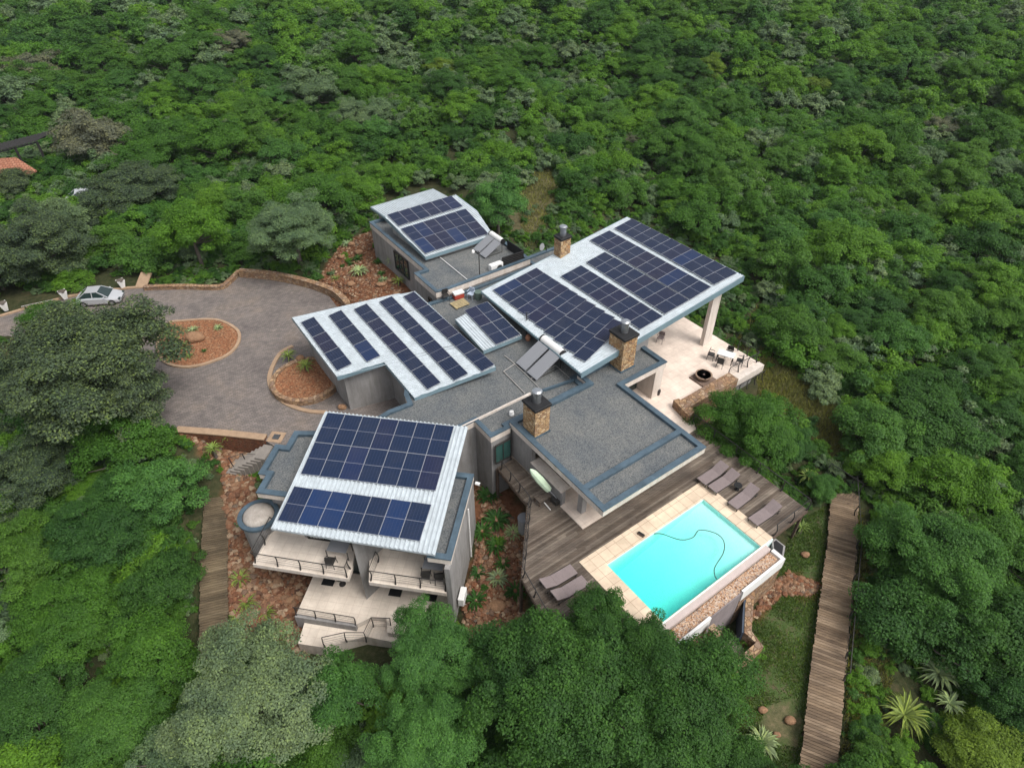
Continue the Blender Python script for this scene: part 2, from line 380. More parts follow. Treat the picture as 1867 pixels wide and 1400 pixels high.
F_BRIGHT = foliage('bright_green_leaves', [(.066, .158, .016), (.08, .176, .02), (.058, .15, .018)])
F_MID = foliage('mid_green_leaves', [(.052, .135, .018), (.042, .115, .018), (.062, .142, .022), (.045, .125, .03)])
F_GREY = foliage('grey_green_leaves', [(.085, .135, .075), (.07, .125, .068), (.095, .142, .08)], .25)
F_DARK = foliage('dark_olive_leaves', [(.05, .08, .045), (.044, .076, .046), (.06, .086, .05)], .25, .6)
F_BARE = foliage('grey_twigs', [(.085, .1, .07), (.075, .088, .062), (.09, .1, .075)], .15, .35)
F_YEL = foliage('yellow_green_leaves', [(.085, .15, .018), (.095, .155, .02)])
F_ALOE = foliage('blue_green_succulent', [(.15, .21, .11), (.17, .22, .13)], .1, .3)
F_DRAC = foliage('spiky_green_leaves', [(.12, .18, .045), (.14, .19, .05)], .2, .4)
BARK = mottled('bark', (.12, .1, .085), .4, 3)
def terrain_mat():
    q = NM('hillside_ground', .95, .1); at = q.n('Attribute', attribute_name='zone'); sp = q.n('SeparateColor'); q.L.new(at.outputs['Color'], sp.inputs[0])
    co = q.wco(); n1 = q.noise(co, .22, 6, .65); n2 = q.noise(co, 3., 6, .75); n3 = q.noise(co, 14, 3)
    bush = q.ramp(n2, [(.3, (.02, .024, .01)), (.5, (.036, .044, .018)), (.62, (.06, .055, .028)), (.78, (.1, .07, .042))])
    bush = q.mix(q.ramp(n1, [(.5, (0, 0, 0)), (.72, (.55, .55, .55))]), bush, (.1, .085, .045))
    lawn = q.ramp(n2, [(.3, (.04, .065, .02)), (.5, (.06, .095, .028)), (.62, (.09, .08, .045)), (.75, (.12, .09, .055))])
    dirt = q.ramp(n2, [(.3, (.07, .03, .016)), (.5, (.15, .065, .033)), (.7, (.22, .11, .06))])
    dry = q.ramp(n2, [(.3, (.06, .06, .03)), (.55, (.13, .11, .06)), (.75, (.24, .19, .11))])
    c = q.mix(sp.outputs[0], bush, lawn); c = q.mix(sp.outputs[1], c, dirt); c = q.mix(sp.outputs[2], c, dry)
    q.col(c).bump(n3, .6, .05); return q.m
GROUND = terrain_mat()
def rockmat(name, stops):
    q = NM(name, .9, .15); ge = q.n('NewGeometry'); c = q.ramp(ge.outputs['Random Per Island'], [(i / (len(stops) - 1), x) for i, x in enumerate(stops)])
    n = q.noise(q.wco(), 9, 5, .7); q.col(q.mix(1., c, q.ramp(n, [(.3, (.65,) * 3), (.7, (1.2,) * 3)]), 'MULTIPLY')).bump(n, .6, .03); return q.m
ROCKS = rockmat('red_ochre_stones', [(.13, .058, .034), (.22, .105, .056), (.09, .05, .034), (.28, .17, .1), (.17, .08, .046), (.36, .27, .18), (.2, .085, .045), (.15, .12, .09)])
BOULD = rockmat('ochre_boulder', [(.27, .16, .09), (.33, .22, .13), (.24, .13, .075)])

# ------------------------------------------------------------------ ground levels
ZD = -1.0                                        # driveway
CP = [((-200, 640), -1.), ((0, 590), -1.), ((300, 500), -1.), ((450, 640), -1.), ((330, 790), -1.05), ((600, 480), -.7), ((640, 520), -.5), ((690, 450), .1), ((700, 500), .0),
      ((450, 420), -.6), ((200, 400), -1.), ((0, 300), -1.5), ((400, 200), .0), ((900, 380), .4), ((900, 200), 1.5), ((400, 80), 2.), ((1000, 40), 3.5), ((1400, 60), 3.), ((1800, 100), 1.5),
      ((1300, 300), 0.), ((1500, 450), -1.), ((1450, 620), -1.6), ((1450, 720), -1.8), ((1700, 600), -1.8), ((1850, 400), -1.), ((1800, 900), -3.), ((1500, 850), -2.4), ((1520, 950), -2.7),
      ((1400, 950), -2.7), ((1450, 1100), -3.2), ((1400, 1200), -3.4), ((1500, 1390), -3.8), ((1700, 1300), -4.), ((1250, 1300), -4.2), ((1100, 1300), -4.6), ((850, 1390), -5.), ((800, 1200), -4.4),
      ((900, 1100), -3.2), ((920, 930), -2.7), ((960, 1000), -2.8), ((500, 1150), -4.6), ((600, 1150), -5.1), ((680, 1130), -5.1), ((740, 1090), -4.9), ((560, 1080), -4.6), ((620, 1060), -4.6), ((450, 1050), -3.7), ((440, 950), -3.0), ((420, 850), -2.5), ((440, 800), -2.2), ((380, 1000), -3.3), ((380, 1200), -4.5),
      ((300, 1380), -5.2), ((100, 1300), -5.2), ((50, 1000), -3.8), ((200, 900), -3.0), ((100, 800), -2.2), ((250, 800), -2.), ((550, 900), -3.), ((650, 1000), -3.7), ((1100, 1000), -2.6), ((1250, 1000), -3.)]
CPW = np.array([[*G(p, z)[:2], z] for p, z in CP])
DRIVE_PX = [(-260, 690), (-200, 640), (0, 577), (110, 545), (260, 524), (400, 526), (434, 497), (552, 520), (600, 540), (645, 600), (720, 640), (760, 700), (730, 760), (640, 790), (560, 800), (514, 822), (481, 801), (320, 783), (200, 760), (170, 690), (100, 625), (0, 612)]
DRIVE = [G(p, ZD).to_2d() for p in DRIVE_PX]
def ground(x, y):
    d2 = (CPW[:, 0] - x) ** 2 + (CPW[:, 1] - y) ** 2 + .4
    wgt = d2 ** -1.6; z = float((wgt * CPW[:, 2]).sum() / wgt.sum())
    if y > 160: z += (y - 160) * .01
    if in_poly(x, y, DRIVE): return min(z, ZD) - .06 if z < ZD + .6 else ZD - .06
    dd = min(seg_dist(x, y, DRIVE[i], DRIVE[(i + 1) % len(DRIVE)]) for i in range(2, 9))
    if dd < 1.2: z = min(z, ZD - .06 + (z - ZD) * max(0, dd - .5) / .7 if z > ZD else z)
    z += .12 * math.sin(x * .7 + 1.3 * math.sin(y * .4)) * math.sin(y * .55 + x * .21) if y > 8 and not in_poly(x, y, DRIVE) else 0
    return z
def GG(p, dz=0.):                                  # image position -> point on the ground
    z = -2.
    for _ in range(12):
        q = G(p, z); z = .5 * z + .5 * (ground(q.x, q.y) + dz)
    q = G(p, z); return Vector((q.x, q.y, ground(q.x, q.y) + dz))
def PW(pts, z): return [G(p, z).to_2d() for p in pts]
LAWN = PW([(1395, 1080), (1430, 1000), (1450, 960), (1505, 930), (1498, 1100), (1480, 1400), (1370, 1420), (1330, 1300), (1400, 1180), (1360, 1130)], -3.2)
DIRT = [PW([(618, 440), (672, 418), (720, 480), (780, 560), (700, 580), (600, 560), (560, 520)], 0.), PW([(415, 800), (470, 850), (470, 1000), (560, 1040), (545, 1180), (500, 1200), (415, 1180), (416, 900)], -3.4),
        PW([(860, 850), (900, 850), (960, 930), (950, 1130), (850, 1150), (840, 1100), (866, 1000)], -2.8), PW([(1365, 1130), (1405, 1060), (1440, 1040), (1500, 1065), (1480, 1085), (1430, 1080), (1400, 1105)], -3.),
        PW([(335, 585), (394, 583), (430, 600), (438, 618), (425, 640), (400, 655), (345, 672), (300, 660), (290, 620)], -1.), PW([(230, 500), (280, 500), (262, 524), (200, 530)], -1.),
        PW([(320, 800), (470, 800), (480, 850), (420, 860)], -2.2)]
DRY = [PW([(1390, 650), (1460, 680), (1520, 735), (1585, 800), (1530, 840), (1440, 760), (1380, 720)], -1.8), PW([(930, 360), (1000, 310), (1040, 330), (980, 420), (930, 420)], .4), PW([(1400, 1285), (1440, 1275), (1465, 1310), (1455, 1360), (1410, 1350), (1385, 1320)], -3.6), PW([(1640, 840), (1760, 850), (1760, 930), (1650, 920)], -3.), PW([(1330, 620), (1400, 640), (1420, 690), (1380, 680)], -1.6)]
xs = np.concatenate([np.linspace(-700, -130, 20)[:-1], np.arange(-130, -32, 2.), np.arange(-32, 33, .55), np.arange(33, 131, 2.), np.linspace(131, 700, 20)[1:]])
ys = np.concatenate([np.linspace(-200, 4, 12)[:-1], np.arange(4, 62, .55), np.arange(62, 180, 2.), np.linspace(181, 900, 22)])
nx, ny = len(xs), len(ys)
tv = []; tc = []
for y in ys:
    for x in xs:
        tv.append((x, y, ground(x, y))); c = [0., 0., 0., 1.]
        if -32 < x < 33 and y < 110:
            if in_poly(x, y, LAWN): c[0] = 1.
            if any(in_poly(x, y, q) for q in DIRT): c[1] = 1.
            if any(in_poly(x, y, q) for q in DRY): c[2] = .8
        tc.append(c)
me = bpy.data.meshes.new('ground')
me.from_pydata(tv, [], [[j * nx + i, j * nx + i + 1, (j + 1) * nx + i + 1, (j + 1) * nx + i] for j in range(ny - 1) for i in range(nx - 1)])
at = me.color_attributes.new('zone', 'FLOAT_COLOR', 'POINT'); at.data.foreach_set('color', np.array(tc).ravel())
me.materials.append(GROUND); me.polygons.foreach_set('use_smooth', [True] * len(me.polygons))
go = bpy.data.objects.new('ground', me); col.objects.link(go); tag(go, kind='structure')
mb = MB(); mb.prism(DRIVE, ZD - .4, ZD, PAVE); tag(mb.build('driveway'), kind='structure')
def kerb_line(px, z, w_, h_, name='kerb', m=KERB, closed=False):
    P = [G(p, z) for p in px]; P = smooth_line(P, closed); b = MB()
    strip(b, P, w_, z - .3, z + h_, m, closed); return b.build(name)
def smooth_line(P, closed=False, k=4):
    n = len(P); out = []
    rng = range(n if closed else n - 1)
    for i in rng:
        p0 = P[i - 1] if (i > 0 or closed) else P[0]; p1 = P[i]; p2 = P[(i + 1) % n]; p3 = P[(i + 2) % n] if (i + 2 < n or closed) else P[-1]
        for j in range(k):
            t = j / k; out.append(.5 * ((2 * p1) + (-p0 + p2) * t + (2 * p0 - 5 * p1 + 4 * p2 - p3) * t * t + (-p0 + 3 * p1 - 3 * p2 + p3) * t ** 3))
    if not closed: out.append(P[-1])
    return out
def strip(b, P, w_, z0, z1, m, closed=False, mtop=None):
    n = len(P); L_, R_ = [], []
    for i in range(n):
        a = P[i - 1] if (i > 0 or closed) else P[i]; c = P[(i + 1) % n] if (i + 1 < n or closed) else P[i]
        d = (c - a).to_2d().normalized(); nn = Vector((-d.y, d.x)) * w_ / 2; L_.append(P[i].to_2d() + nn); R_.append(P[i].to_2d() - nn)
    f0 = z0 if callable(z0) else (lambda i: z0); f1 = z1 if callable(z1) else (lambda i: z1)
    k = len(b.v); q = b.mat(m); qt = b.mat(mtop) if mtop else q
    for i in range(n): b.v += [Vector((*L_[i], f0(i))), Vector((*L_[i], f1(i))), Vector((*R_[i], f1(i))), Vector((*R_[i], f0(i)))]
    for i in range(n if closed else n - 1):
        A, B = k + 4 * i, k + 4 * ((i + 1) % n)
        for s_, (u_, v_) in enumerate(((0, 1), (1, 2), (2, 3), (3, 0))): b.f.append([A + u_, A + v_, B + v_, B + u_]); b.m.append(qt if s_ == 1 else q)
    if not closed:
        e = k + 4 * (n - 1); b.f += [[k, k + 3, k + 2, k + 1], [e, e + 1, e + 2, e + 3]]; b.m += [q, q]
tag(kerb_line([(0, 577), (110, 545), (165, 535), (260, 524), (400, 526)], ZD, .28, .1), kind='structure')
tag(kerb_line([(335, 586), (394, 584), (430, 600), (437, 618), (425, 640), (398, 656), (345, 670), (300, 660), (288, 625), (305, 592)], ZD, .22, .12, closed=True), kind='structure')
tag(kerb_line([(Z[0] / 2.154, 200 + Z[1] / 2.154) for Z in ((1150, 930), (1100, 960), (1062, 1035), (1066, 1095), (1115, 1150), (1200, 1183), (1285, 1190))], ZD, .3, .1), kind='structure')
isl = smooth_line([G(p, ZD) for p in [(335, 587), (394, 585), (429, 601), (435, 618), (424, 638), (397, 654), (345, 668), (302, 658), (291, 625), (307, 594)]], True)
mb = MB(); mb.prism([p.to_2d() for p in isl], ZD - .1, ZD + .07, gravel('red_island_mulch', [(.19, .07, .035), (.3, .14, .07), (.12, .055, .03), (.36, .21, .12)], 11, .9)); tag(mb.build('island_bed'), kind='structure')
MULCH = bpy.data.materials['red_island_mulch']

# retaining walls of the driveway
def wall_thing(px, z, w_, z0, z1, label, m=STONEW, mtop=None, name='stone_wall', cat='wall', cap=None):
    P = smooth_line([G(p, z) for p in px]); b = MB(); t = empty(name, (P[0].x, P[0].y, z0), label, cat)
    strip(b, P, w_, z0, z1, m); b.build('wall_face', t)
    c = MB(); strip(c, P, w_ + .08, z1 + .002, z1 + .08, cap or KERB); c.build('coping', t); return t
wall_thing([(262, 523), (330, 521), (398, 522), (418, 511), (436, 493)], ZD + .3, .3, ZD - .3, ZD + .3, 'low sandy stone wall along the upper kerb of the driveway, below the bright green tree', cap=STONEW)
wall_thing([(436, 493), (500, 499), (560, 512), (610, 530), (634, 553)], ZD + .6, .42, ZD - .3, ZD + .6, 'curved low stone retaining wall between paved turning circle and red rock garden', cap=STONEW)
wall_thing([(322, 783), (400, 789), (484, 798)], ZD + .15, .45, -4.2, ZD + .15, 'retaining wall with red stone face and pale capping at the lower edge of the driveway', m=BRICKRED)
# round raised planter at the garage
pc = G((558, 690), -.6); rp = (G((612, 700), -.6) - pc).length
def circ(c, r_, n=40): return [Vector((c.x + r_ * math.cos(2 * math.pi * i / n), c.y + r_ * math.sin(2 * math.pi * i / n), c.z)) for i in range(n)]
pl = empty('round_planter', (pc.x, pc.y, ZD), 'round raised stone planter filled with red stones beside the garage', 'planter')
mb = MB(); strip(mb, circ(pc, rp), .34, ZD - .2, -.55, STONEW, True); mb.build('planter_wall', pl)
mb = MB(); mb.prism([p.to_2d() for p in circ(pc, rp - .17)], ZD, -.68, MULCH); mb.build('stone_fill', pl)
# drain grating on the drive
mb = MB(); dp = G((504, 797), ZD); mb.box((dp.x, dp.y, ZD + .004), (1.0, .95, .03), KERB, -9); 
dt = empty('drain_cover', (dp.x, dp.y, ZD), 'small square drain grate set in a sandy surround at the driveway edge', 'drain'); mb.build('surround', dt)
mb = MB(); mb.box((dp.x, dp.y, ZD + .037), (.45, .45, .02), DARK, -9)
for i in range(5): mb.bar((dp.x - .2, dp.y - .18 + i * .09, ZD + .066), (dp.x + .2, dp.y - .18 + i * .09, ZD + .066), .02, .02, STEEL)
mb.build('grate', dt)

# ------------------------------------------------------------------ house building blocks
def flat_roof(t, poly, ztop, cap=.36, fas=.5, over=.0, fmat=CREAM, gdrop=.2, gmat=None):
    """cream fascia slab, coated parapet and gravel field of one flat roof, as parts of t"""
    o = ccw([Vector(p) for p in poly]); inn = inset(o, cap); mid = inset(o, .03)
    b = MB(); b.prism(mid, ztop - fas, ztop - .07, fmat, top=False); b.build('fascia', t)
    b = MB(); b.ring(o, inn, ztop - .07, ztop, CAP)
    in2 = inset(o, cap + .012)
    n = len(o); k = len(b.v); q = b.mat(CAP)
    for z in (ztop - .002, ztop - gdrop - .06): b.v += [Vector((p[0], p[1], z)) for p in inset(o, cap - .004)]
    for i in range(n): j = (i + 1) % n; b.f.append([k + j, k + i, k + n + i, k + n + j]); b.m.append(q)
    b.build('parapet', t)
    b = MB(); b.prism(inset(o, cap - .05), ztop - gdrop - .1, ztop - gdrop, gmat or ROOFGRAVEL); b.build('gravel_roof', t)
def walls(t, poly, z0, z1, m=PLASTER, name='wall'):
    b = MB(); b.prism([Vector(p) for p in poly], z0, z1, m); return b.build(name, t)
def window(t, c, az, w_, h_, glass=GLASSG, frame=DARK, panes=2, curtain=False):
    """c = middle of the sill, az = direction the wall faces"""
    f = Frame(az - 90); A = Matrix.Rotation(R(az - 90 + 180), 3, 'Z'); c = Vector(c); ux = Vector((math.cos(R(az + 90)), math.sin(R(az + 90)), 0)); out = Vector((math.cos(R(az)), math.sin(R(az)), 0))
    b = MB()
    for s_ in (-1, 1): b.bar(c + ux * s_ * (w_ / 2) + out * .03, c + ux * s_ * (w_ / 2) + out * .03 + Vector((0, 0, h_)), .07, .1, frame)
    for z in (0, h_): b.bar(c - ux * w_ / 2 + out * .028 + Vector((0, 0, z)), c + ux * w_ / 2 + out * .028 + Vector((0, 0, z)), .09, .07, frame)
    for i in range(1, panes): b.bar(c + ux * (w_ * (i / panes - .5)) + out * .026, c + ux * (w_ * (i / panes - .5)) + out * .026 + Vector((0, 0, h_)), .05, .08, frame)
    fr = b.build('window', t)
    g = MB(); p = c + out * .012; g.face([p - ux * w_ / 2, p + ux * w_ / 2, p + ux * w_ / 2 + Vector((0, 0, h_)), p - ux * w_ / 2 + Vector((0, 0, h_))], glass)
    g.build('pane', fr)
    if curtain:
        g = MB(); p = c + out * .02; n = 14
        for i in range(n):
            if i in (5, 6, 9): continue
            a0 = -w_ / 2 + .08 + (w_ - .16) * i / n; a1 = a0 + (w_ - .16) / n * .86
            g.face([p + ux * a0 + Vector((0, 0, .06)), p + ux * a1 + out * .01 + Vector((0, 0, .06)), p + ux * a1 + out * .01 + Vector((0, 0, h_ - .06)), p + ux * a0 + Vector((0, 0, h_ - .06))], CURTAIN)
        g.build('curtain', fr)
    return fr
def sheet_roof(t, quad, rib=.2, axis=1, th=.09, name='roof_sheet', m=SHEET, hgt=.05):
    """quad of 4+ points in a plane; ribs run parallel to edge 'axis' (axis 0: quad[0]->quad[1], axis 1: quad[1]->quad[2])"""
    q = [Vector(p) for p in quad]; nrm = (q[1] - q[0]).cross(q[2] - q[1]).normalized()
    if nrm.z < 0: nrm = -nrm; 
    b = MB(); O = q[0]; dr = (q[1] - q[0]) if axis == 0 else (q[2] - q[1]); dr.normalize(); ac = nrm.cross(dr).normalized()
    P2 = [((p - O).dot(ac), (p - O).dot(dr)) for p in q]; lo = min(p[0] for p in P2); hi = max(p[0] for p in P2)
    def span(a):
        c_ = []
        for i in range(len(P2)):
            (x0, y0), (x1, y1) = P2[i], P2[(i + 1) % len(P2)]
            if (x0 <= a < x1) or (x1 <= a < x0): c_.append(y0 + (y1 - y0) * (a - x0) / (x1 - x0))
        c_.sort(); return [(c_[i], c_[i + 1]) for i in range(0, len(c_) - 1, 2)]
    n = int((hi - lo) / rib); st = (hi - lo) / n; k = b.mat(m)
    prof = [(0, 0), (.3, 0), (.36, hgt), (.6, hgt), (.66, 0), (1, 0)]
    for i in range(n):
        for j in range(5):
            a0 = lo + st * (i + prof[j][0]); a1 = lo + st * (i + prof[j + 1][0]); s0 = span(min(max(a0, lo + 1e-4), hi - 1e-4)); s1 = span(min(max(a1, lo + 1e-4), hi - 1e-4))
            for u_, v_ in zip(s0, s1):
                p = [O + ac * a0 + dr * u_[0] + nrm * prof[j][1], O + ac * a0 + dr * u_[1] + nrm * prof[j][1], O + ac * a1 + dr * v_[1] + nrm * prof[j + 1][1], O + ac * a1 + dr * v_[0] + nrm * prof[j + 1][1]]
                b.face(p, m)
    qn = q if (q[1] - q[0]).cross(q[2] - q[1]).z > 0 else q[::-1]
    b.face([p - nrm * th for p in qn][::-1], m)
    for i in range(len(qn)):
        j = (i + 1) % len(qn); b.face([qn[i] - nrm * th, qn[j] - nrm * th, qn[j], qn[i]], m)
    return b.build(name, t)
def fascia_board(t, pts, h_=.34, th=.05, m=FASCIA, drop=.0, name='gutter_board'):
    b = MB()
    for a, c in zip(pts[:-1], pts[1:]):
        a, c = Vector(a), Vector(c); d = (c - a).normalized(); n_ = Vector((-d.y, d.x, 0)).normalized() * th
        A = [a, c, c - Vector((0, 0, h_)), a - Vector((0, 0, h_))]
        b.face(A, m); b.face([p + n_ for p in A][::-1], m)
        for i in range(4): j = (i + 1) % 4; b.face([A[i], A[i] + n_, A[j] + n_, A[j]], m)
    return b.build(name, t)
# the solar panel everything is copied from: 2.2 x 1.08 m, long side along its own x
def make_panel(cm=None):
    b = MB()
    for s_ in (-1, 1):
        b.box((0, s_ * .533, 0), (2.2, .014, .042), ALU); b.box((s_ * 1.093, 0, 0), (.014, 1.052, .042), ALU)
        b.box((s_ * .6, 0, -.07), (.045, 1.05, .068), ALU)
    b.box((0, 0, .008), (2.172, 1.052, .03), cm or CELLS)
    me = bpy.data.meshes.new('solar_panel'); me.from_pydata([tuple(v) for v in b.v], [], b.f)
    for m_ in b.mats: me.materials.append(m_)
    me.polygons.foreach_set('material_index', b.m); me.update(); return me
PANEL = make_panel(); PANELB = make_panel(CELLSB)
def lay_panels(roof, quad, nl, nw, lift=.09, mesh=None):
    """quad: corners TL, TR, BR, BL in the roof plane; nl panels lengthwise (TL->TR), nw panels widthwise (TL->BL)"""
    TL, TR, BR, BL = [Vector(p) for p in quad]; nrm = (TR - TL).cross(BL - TL).normalized()
    if nrm.z < 0: nrm = -nrm
    for i in range(nl):
        for j in range(nw):
            bl = lambda s_, t_: TL.lerp(TR, s_).lerp(BL.lerp(BR, s_), t_)
            c = bl((i + .5) / nl, (j + .5) / nw); ex = bl((i + 1) / nl, (j + .5) / nw) - bl(i / nl, (j + .5) / nw); ey = bl((i + .5) / nl, (j + 1) / nw) - bl((i + .5) / nl, j / nw)
            x = ex.normalized(); y = nrm.cross(x).normalized(); sx = ex.length / 2.21; sy = abs(ey.dot(y)) / 1.087
            mt = Matrix((( x.x * sx, y.x * sy, nrm.x, c.x + nrm.x * lift), (x.y * sx, y.y * sy, nrm.y, c.y + nrm.y * lift), (x.z * sx, y.z * sy, nrm.z, c.z + nrm.z * lift), (0, 0, 0, 1)))
            o = bpy.data.objects.new('solar_panel', mesh or PANEL); col.objects.link(o); o.parent = roof; o.matrix_local = Matrix.Translation(-Vector(roof['_o'])) @ mt
ZQ = lambda k, *q: [(k,) + p for p in q]

# ------------------------------------------------------------------ living wing (flat gravel roof by the pool)
FL = -3.6
A_out = [(16.45, 14.63), (24.3, 14.63), (24.3, 21.4), (28.2, 21.4), (28.2, 23.9), (22.5, 23.9), (22.5, 22.95), (16.45, 22.95)]
t = empty('living_wing', M(20, 18, 0), 'flat roofed living wing with blue grey parapet over the deck beside the pool', 'house wing')
tLiving = t; flat_roof(t, M.poly(A_out), 3.0, cap=.34, fas=.5)
mb = MB(); mb.prism(M.poly([(16.75, 16.27), (24.0, 16.27), (24.0, 16.6), (16.75, 16.6)]), 2.75, 3.004, CAP); mb.build('cross_parapet', t)
walls(t, M.poly([(16.62, 20.9), (16.9, 20.9), (16.9, 22.8), (22.2, 22.8), (22.2, 22.9), (16.62, 22.9)]), 0, 2.5)
walls(t, M.poly([(16.6, 18.0), (16.86, 18.0), (16.86, 20.88), (16.6, 20.88)]), 0, 1.15, PLASTER, 'counter_wall')
walls(t, M.poly([(16.5, 18.0), (17.2, 18.0), (17.2, 20.88), (16.5, 20.88)]), 1.152, 1.22, CREAM, 'counter_top')
walls(t, M.poly([(18.3, 18.1), (18.5, 18.1), (18.5, 22.78), (18.3, 22.78)]), 0.08, 2.5, WOODDK, 'timber_panel')
walls(t, M.poly([(24.0, 18.2), (24.2, 18.2), (24.2, 22.9), (27.3, 22.9), (27.3, 23.1), (24.0, 23.1)]), 0, 2.5, GLASS, 'glass_wall')
walls(t, M.poly([(27.35, 21.5), (28.1, 21.5), (28.1, 23.7), (27.35, 23.7)]), 0, 2.5, CREAM, 'corner_pier')
for (u, v) in ((17.25, 17.0), (23.6, 17.0)):
    b = MB(); c = M(u, v, .08); b.box((c.x, c.y, .08), (.36, .36, 2.42), PLASTER, 36); b.build('post', t)
mb = MB(); mb.prism(M.poly([(16.5, 16.0), (24.25, 16.0), (24.25, 17.7), (27.6, 17.7), (28.3, 18.6), (28.3, 23.7), (16.64, 23.7), (16.64, 17.98), (16.5, 17.98)]), -.3, .075, TERR); mb.build('tiled_floor', t)
b = MB(); b.box(M(17.6, 19.6, .1), (.9, 1.6, .5), WOODDK, 36); b.build('cabinet', t); b = MB(); c = M(25.6, 22.2, .09); b.box((c.x, c.y, .09), (1.6, .8, .45), LOUNGE, 36, bev=.05); b.build('bench', t)
window(t, M(15.8, 22.66, .35), 36 - 90, 1.15, 1.5, GLASSG)
# ------------------------------------------------------------------ central house under the gravel roof
t = empty('central_house', M(18, 29, 0), 'central house block with wide flat gravel roof linking all the wings', 'house')
Fp = [(14.95, 22.7), (16.43, 22.7), (16.43, 22.97), (22.48, 22.97), (22.48, 23.92), (28, 23.92), (28, 33.3), (33.3, 33.3), (33.3, 38.2), (28.9, 38.2), (28.9, 36.9), (20.8, 36.9), (19.2, 37.1), (15.6, 33.2), (12.7, 29.0), (12.5, 28.2), (11.2, 28.3), (9.5, 28.0), (9.5, 24.4), (14.95, 24.4)]
flat_roof(t, M.poly(Fp), 2.72, cap=.3, fas=.5, gdrop=.14)
Fw = inset(M.poly(Fp), .12)
walls(t, Fw, -3.4, 2.23)
mb = MB(); mb.prism(M.poly([(10.9, 24.42), (19.2, 24.42), (19.2, 24.5), (10.9, 24.5)]), 2.5, 2.75, CREAM); mb.build('roof_flashing', t)
window(t, M(12.55, 24.52, -.15), 36 - 90, 1.0, 1.5, GLASSG)
window(t, M(15.25, 23.5, 0.4), 36 + 180 - 5, .9, 1.3, GLASSG)
# main tilted roof
def zD(u, v): return 3.9 + .145 * (u - 21.8) - .03 * (v - 22)
P0 = M(21.8, 22, 3.9); gD = (.145 * M.c + .03 * M.s, .145 * M.s - .03 * M.c)
D = lambda p: on_plane(p, P0, *gD)
DL, DT, DR, DF = [D(p) for p in ZQ(3, (180, 470), (1005, 50), (1670, 385), (745, 935))]
tHouse = t; tD = t; rD = tag(sheet_roof(tD, [DL, DT, DR, DF], rib=.22, axis=0, name='great_roof'), 'largest tilted white metal roof')
fascia_board(tD, [DR + Vector((0, 0, .03)), DF + Vector((0, 0, .03))], .42); fascia_board(tD, [DF, DL], .16); fascia_board(tD, [DL, DT], .3); fascia_board(tD, [DT, DR], .4)
def insetw(P, d): return inset([Vector(p).to_2d() for p in P], d)
bw = [DL.to_2d().lerp(DT.to_2d(), .06), DL.to_2d().lerp(DT.to_2d(), .52), DF.to_2d().lerp(DR.to_2d(), .5), DF.to_2d().lerp(DR.to_2d(), .04)]
bw = inset(bw, .7)
mb = MB(); mb.prism(bw, 0, lambda x, y: zD(*M.inv((x, y))) - .14, PLASTER); mb.build('wall_below', tD)
for (u, v) in ((35.2, 23.65), (35.2, 31.5)):
    b = MB(); c = M(u, v, 0); b.prism(M.poly([(u - .42, v - .16), (u + .42, v - .16), (u + .42, v + .16), (u - .42, v + .16)]), 0, zD(u, v) - .16, CREAM); b.build('pillar', tD)
lay_panels(rD, [D(p) for p in ZQ(3, (245, 470), (493, 345), (990, 665), (765, 885))], 2, 10)
lay_panels(rD, [D(p) for p in ZQ(3, (630, 393), (745, 330), (1210, 620), (1080, 695))], 1, 8)
lay_panels(rD, [D(p) for p in ZQ(3, (775, 313), (880, 255), (1360, 528), (1220, 607))], 1, 8)
lay_panels(rD, [D(p) for p in ZQ(3, (795, 188), (905, 133), (1483, 453), (1362, 527))], 1, 10)
lay_panels(rD, [D(p) for p in ZQ(3, (935, 120), (1035, 65), (1633, 374), (1500, 440))], 1, 10)
# small lean-to roof
P0s = M(19.0, 29.1, 3.05); gS = (-.045, .09); S_ = lambda p: on_plane(p, P0s, *gS)
q = [S_(p) for p in ZQ(13, (290, 600), (640, 412), (1003, 768), (592, 932))]
tS = tHouse; rS = tag(sheet_roof(tS, q, rib=.2, axis=1, name='small_roof'), 'small tilted roof with four panels')
fascia_board(tS, [q[0], q[3], q[2]], .3)
mb = MB(); mb.prism(insetw(q, .25), 2.5, lambda x, y: P0s.z + gS[0] * (x - P0s.x) + gS[1] * (y - P0s.y) - .1, PLASTER); mb.build('upstand', tS)
lay_panels(rS, [S_(p) for p in ZQ(13, (388, 515), (725, 880), (985, 770), (630, 420))], 2, 2)

# ------------------------------------------------------------------ garage wing
P0b = G((903, 680), 3.35); gB = (.085, .055); Bp = lambda p: on_plane(p, P0b, *gB)
Bo = [Bp(p) for p in ZQ(2, (40, 830), (610, 700), (790, 672), (1280, 1130), (785, 1318), (600, 1100), (315, 1192))]
tB = empty('garage_wing', (Bo[6].x, Bo[6].y, ZD), 'garage wing with grey walls under a tilted white roof at the turning circle', 'garage')
rB = sheet_roof(tB, Bo, rib=.2, axis=0, m=SHEET, name='tilted_roof')
fascia_board(tB, [Bo[0], Bo[6], Bo[5], Bo[4], Bo[3]], .3); fascia_board(tB, [Bo[3], Bo[2], Bo[1], Bo[0]], .25)
zB = lambda x, y: P0b.z + gB[0] * (x - P0b.x) + gB[1] * (y - P0b.y)
bw = inset([p.to_2d() for p in Bo], .55)
mb = MB(); mb.prism(bw, ZD - .3, lambda x, y: zB(x, y) - .12, PLASTER); mb.build('wall', tB)
gw = Bo[0].lerp(Bo[6], .86); fa = math.degrees(math.atan2(-(Bo[6] - Bo[0]).x, (Bo[6] - Bo[0]).y)) 
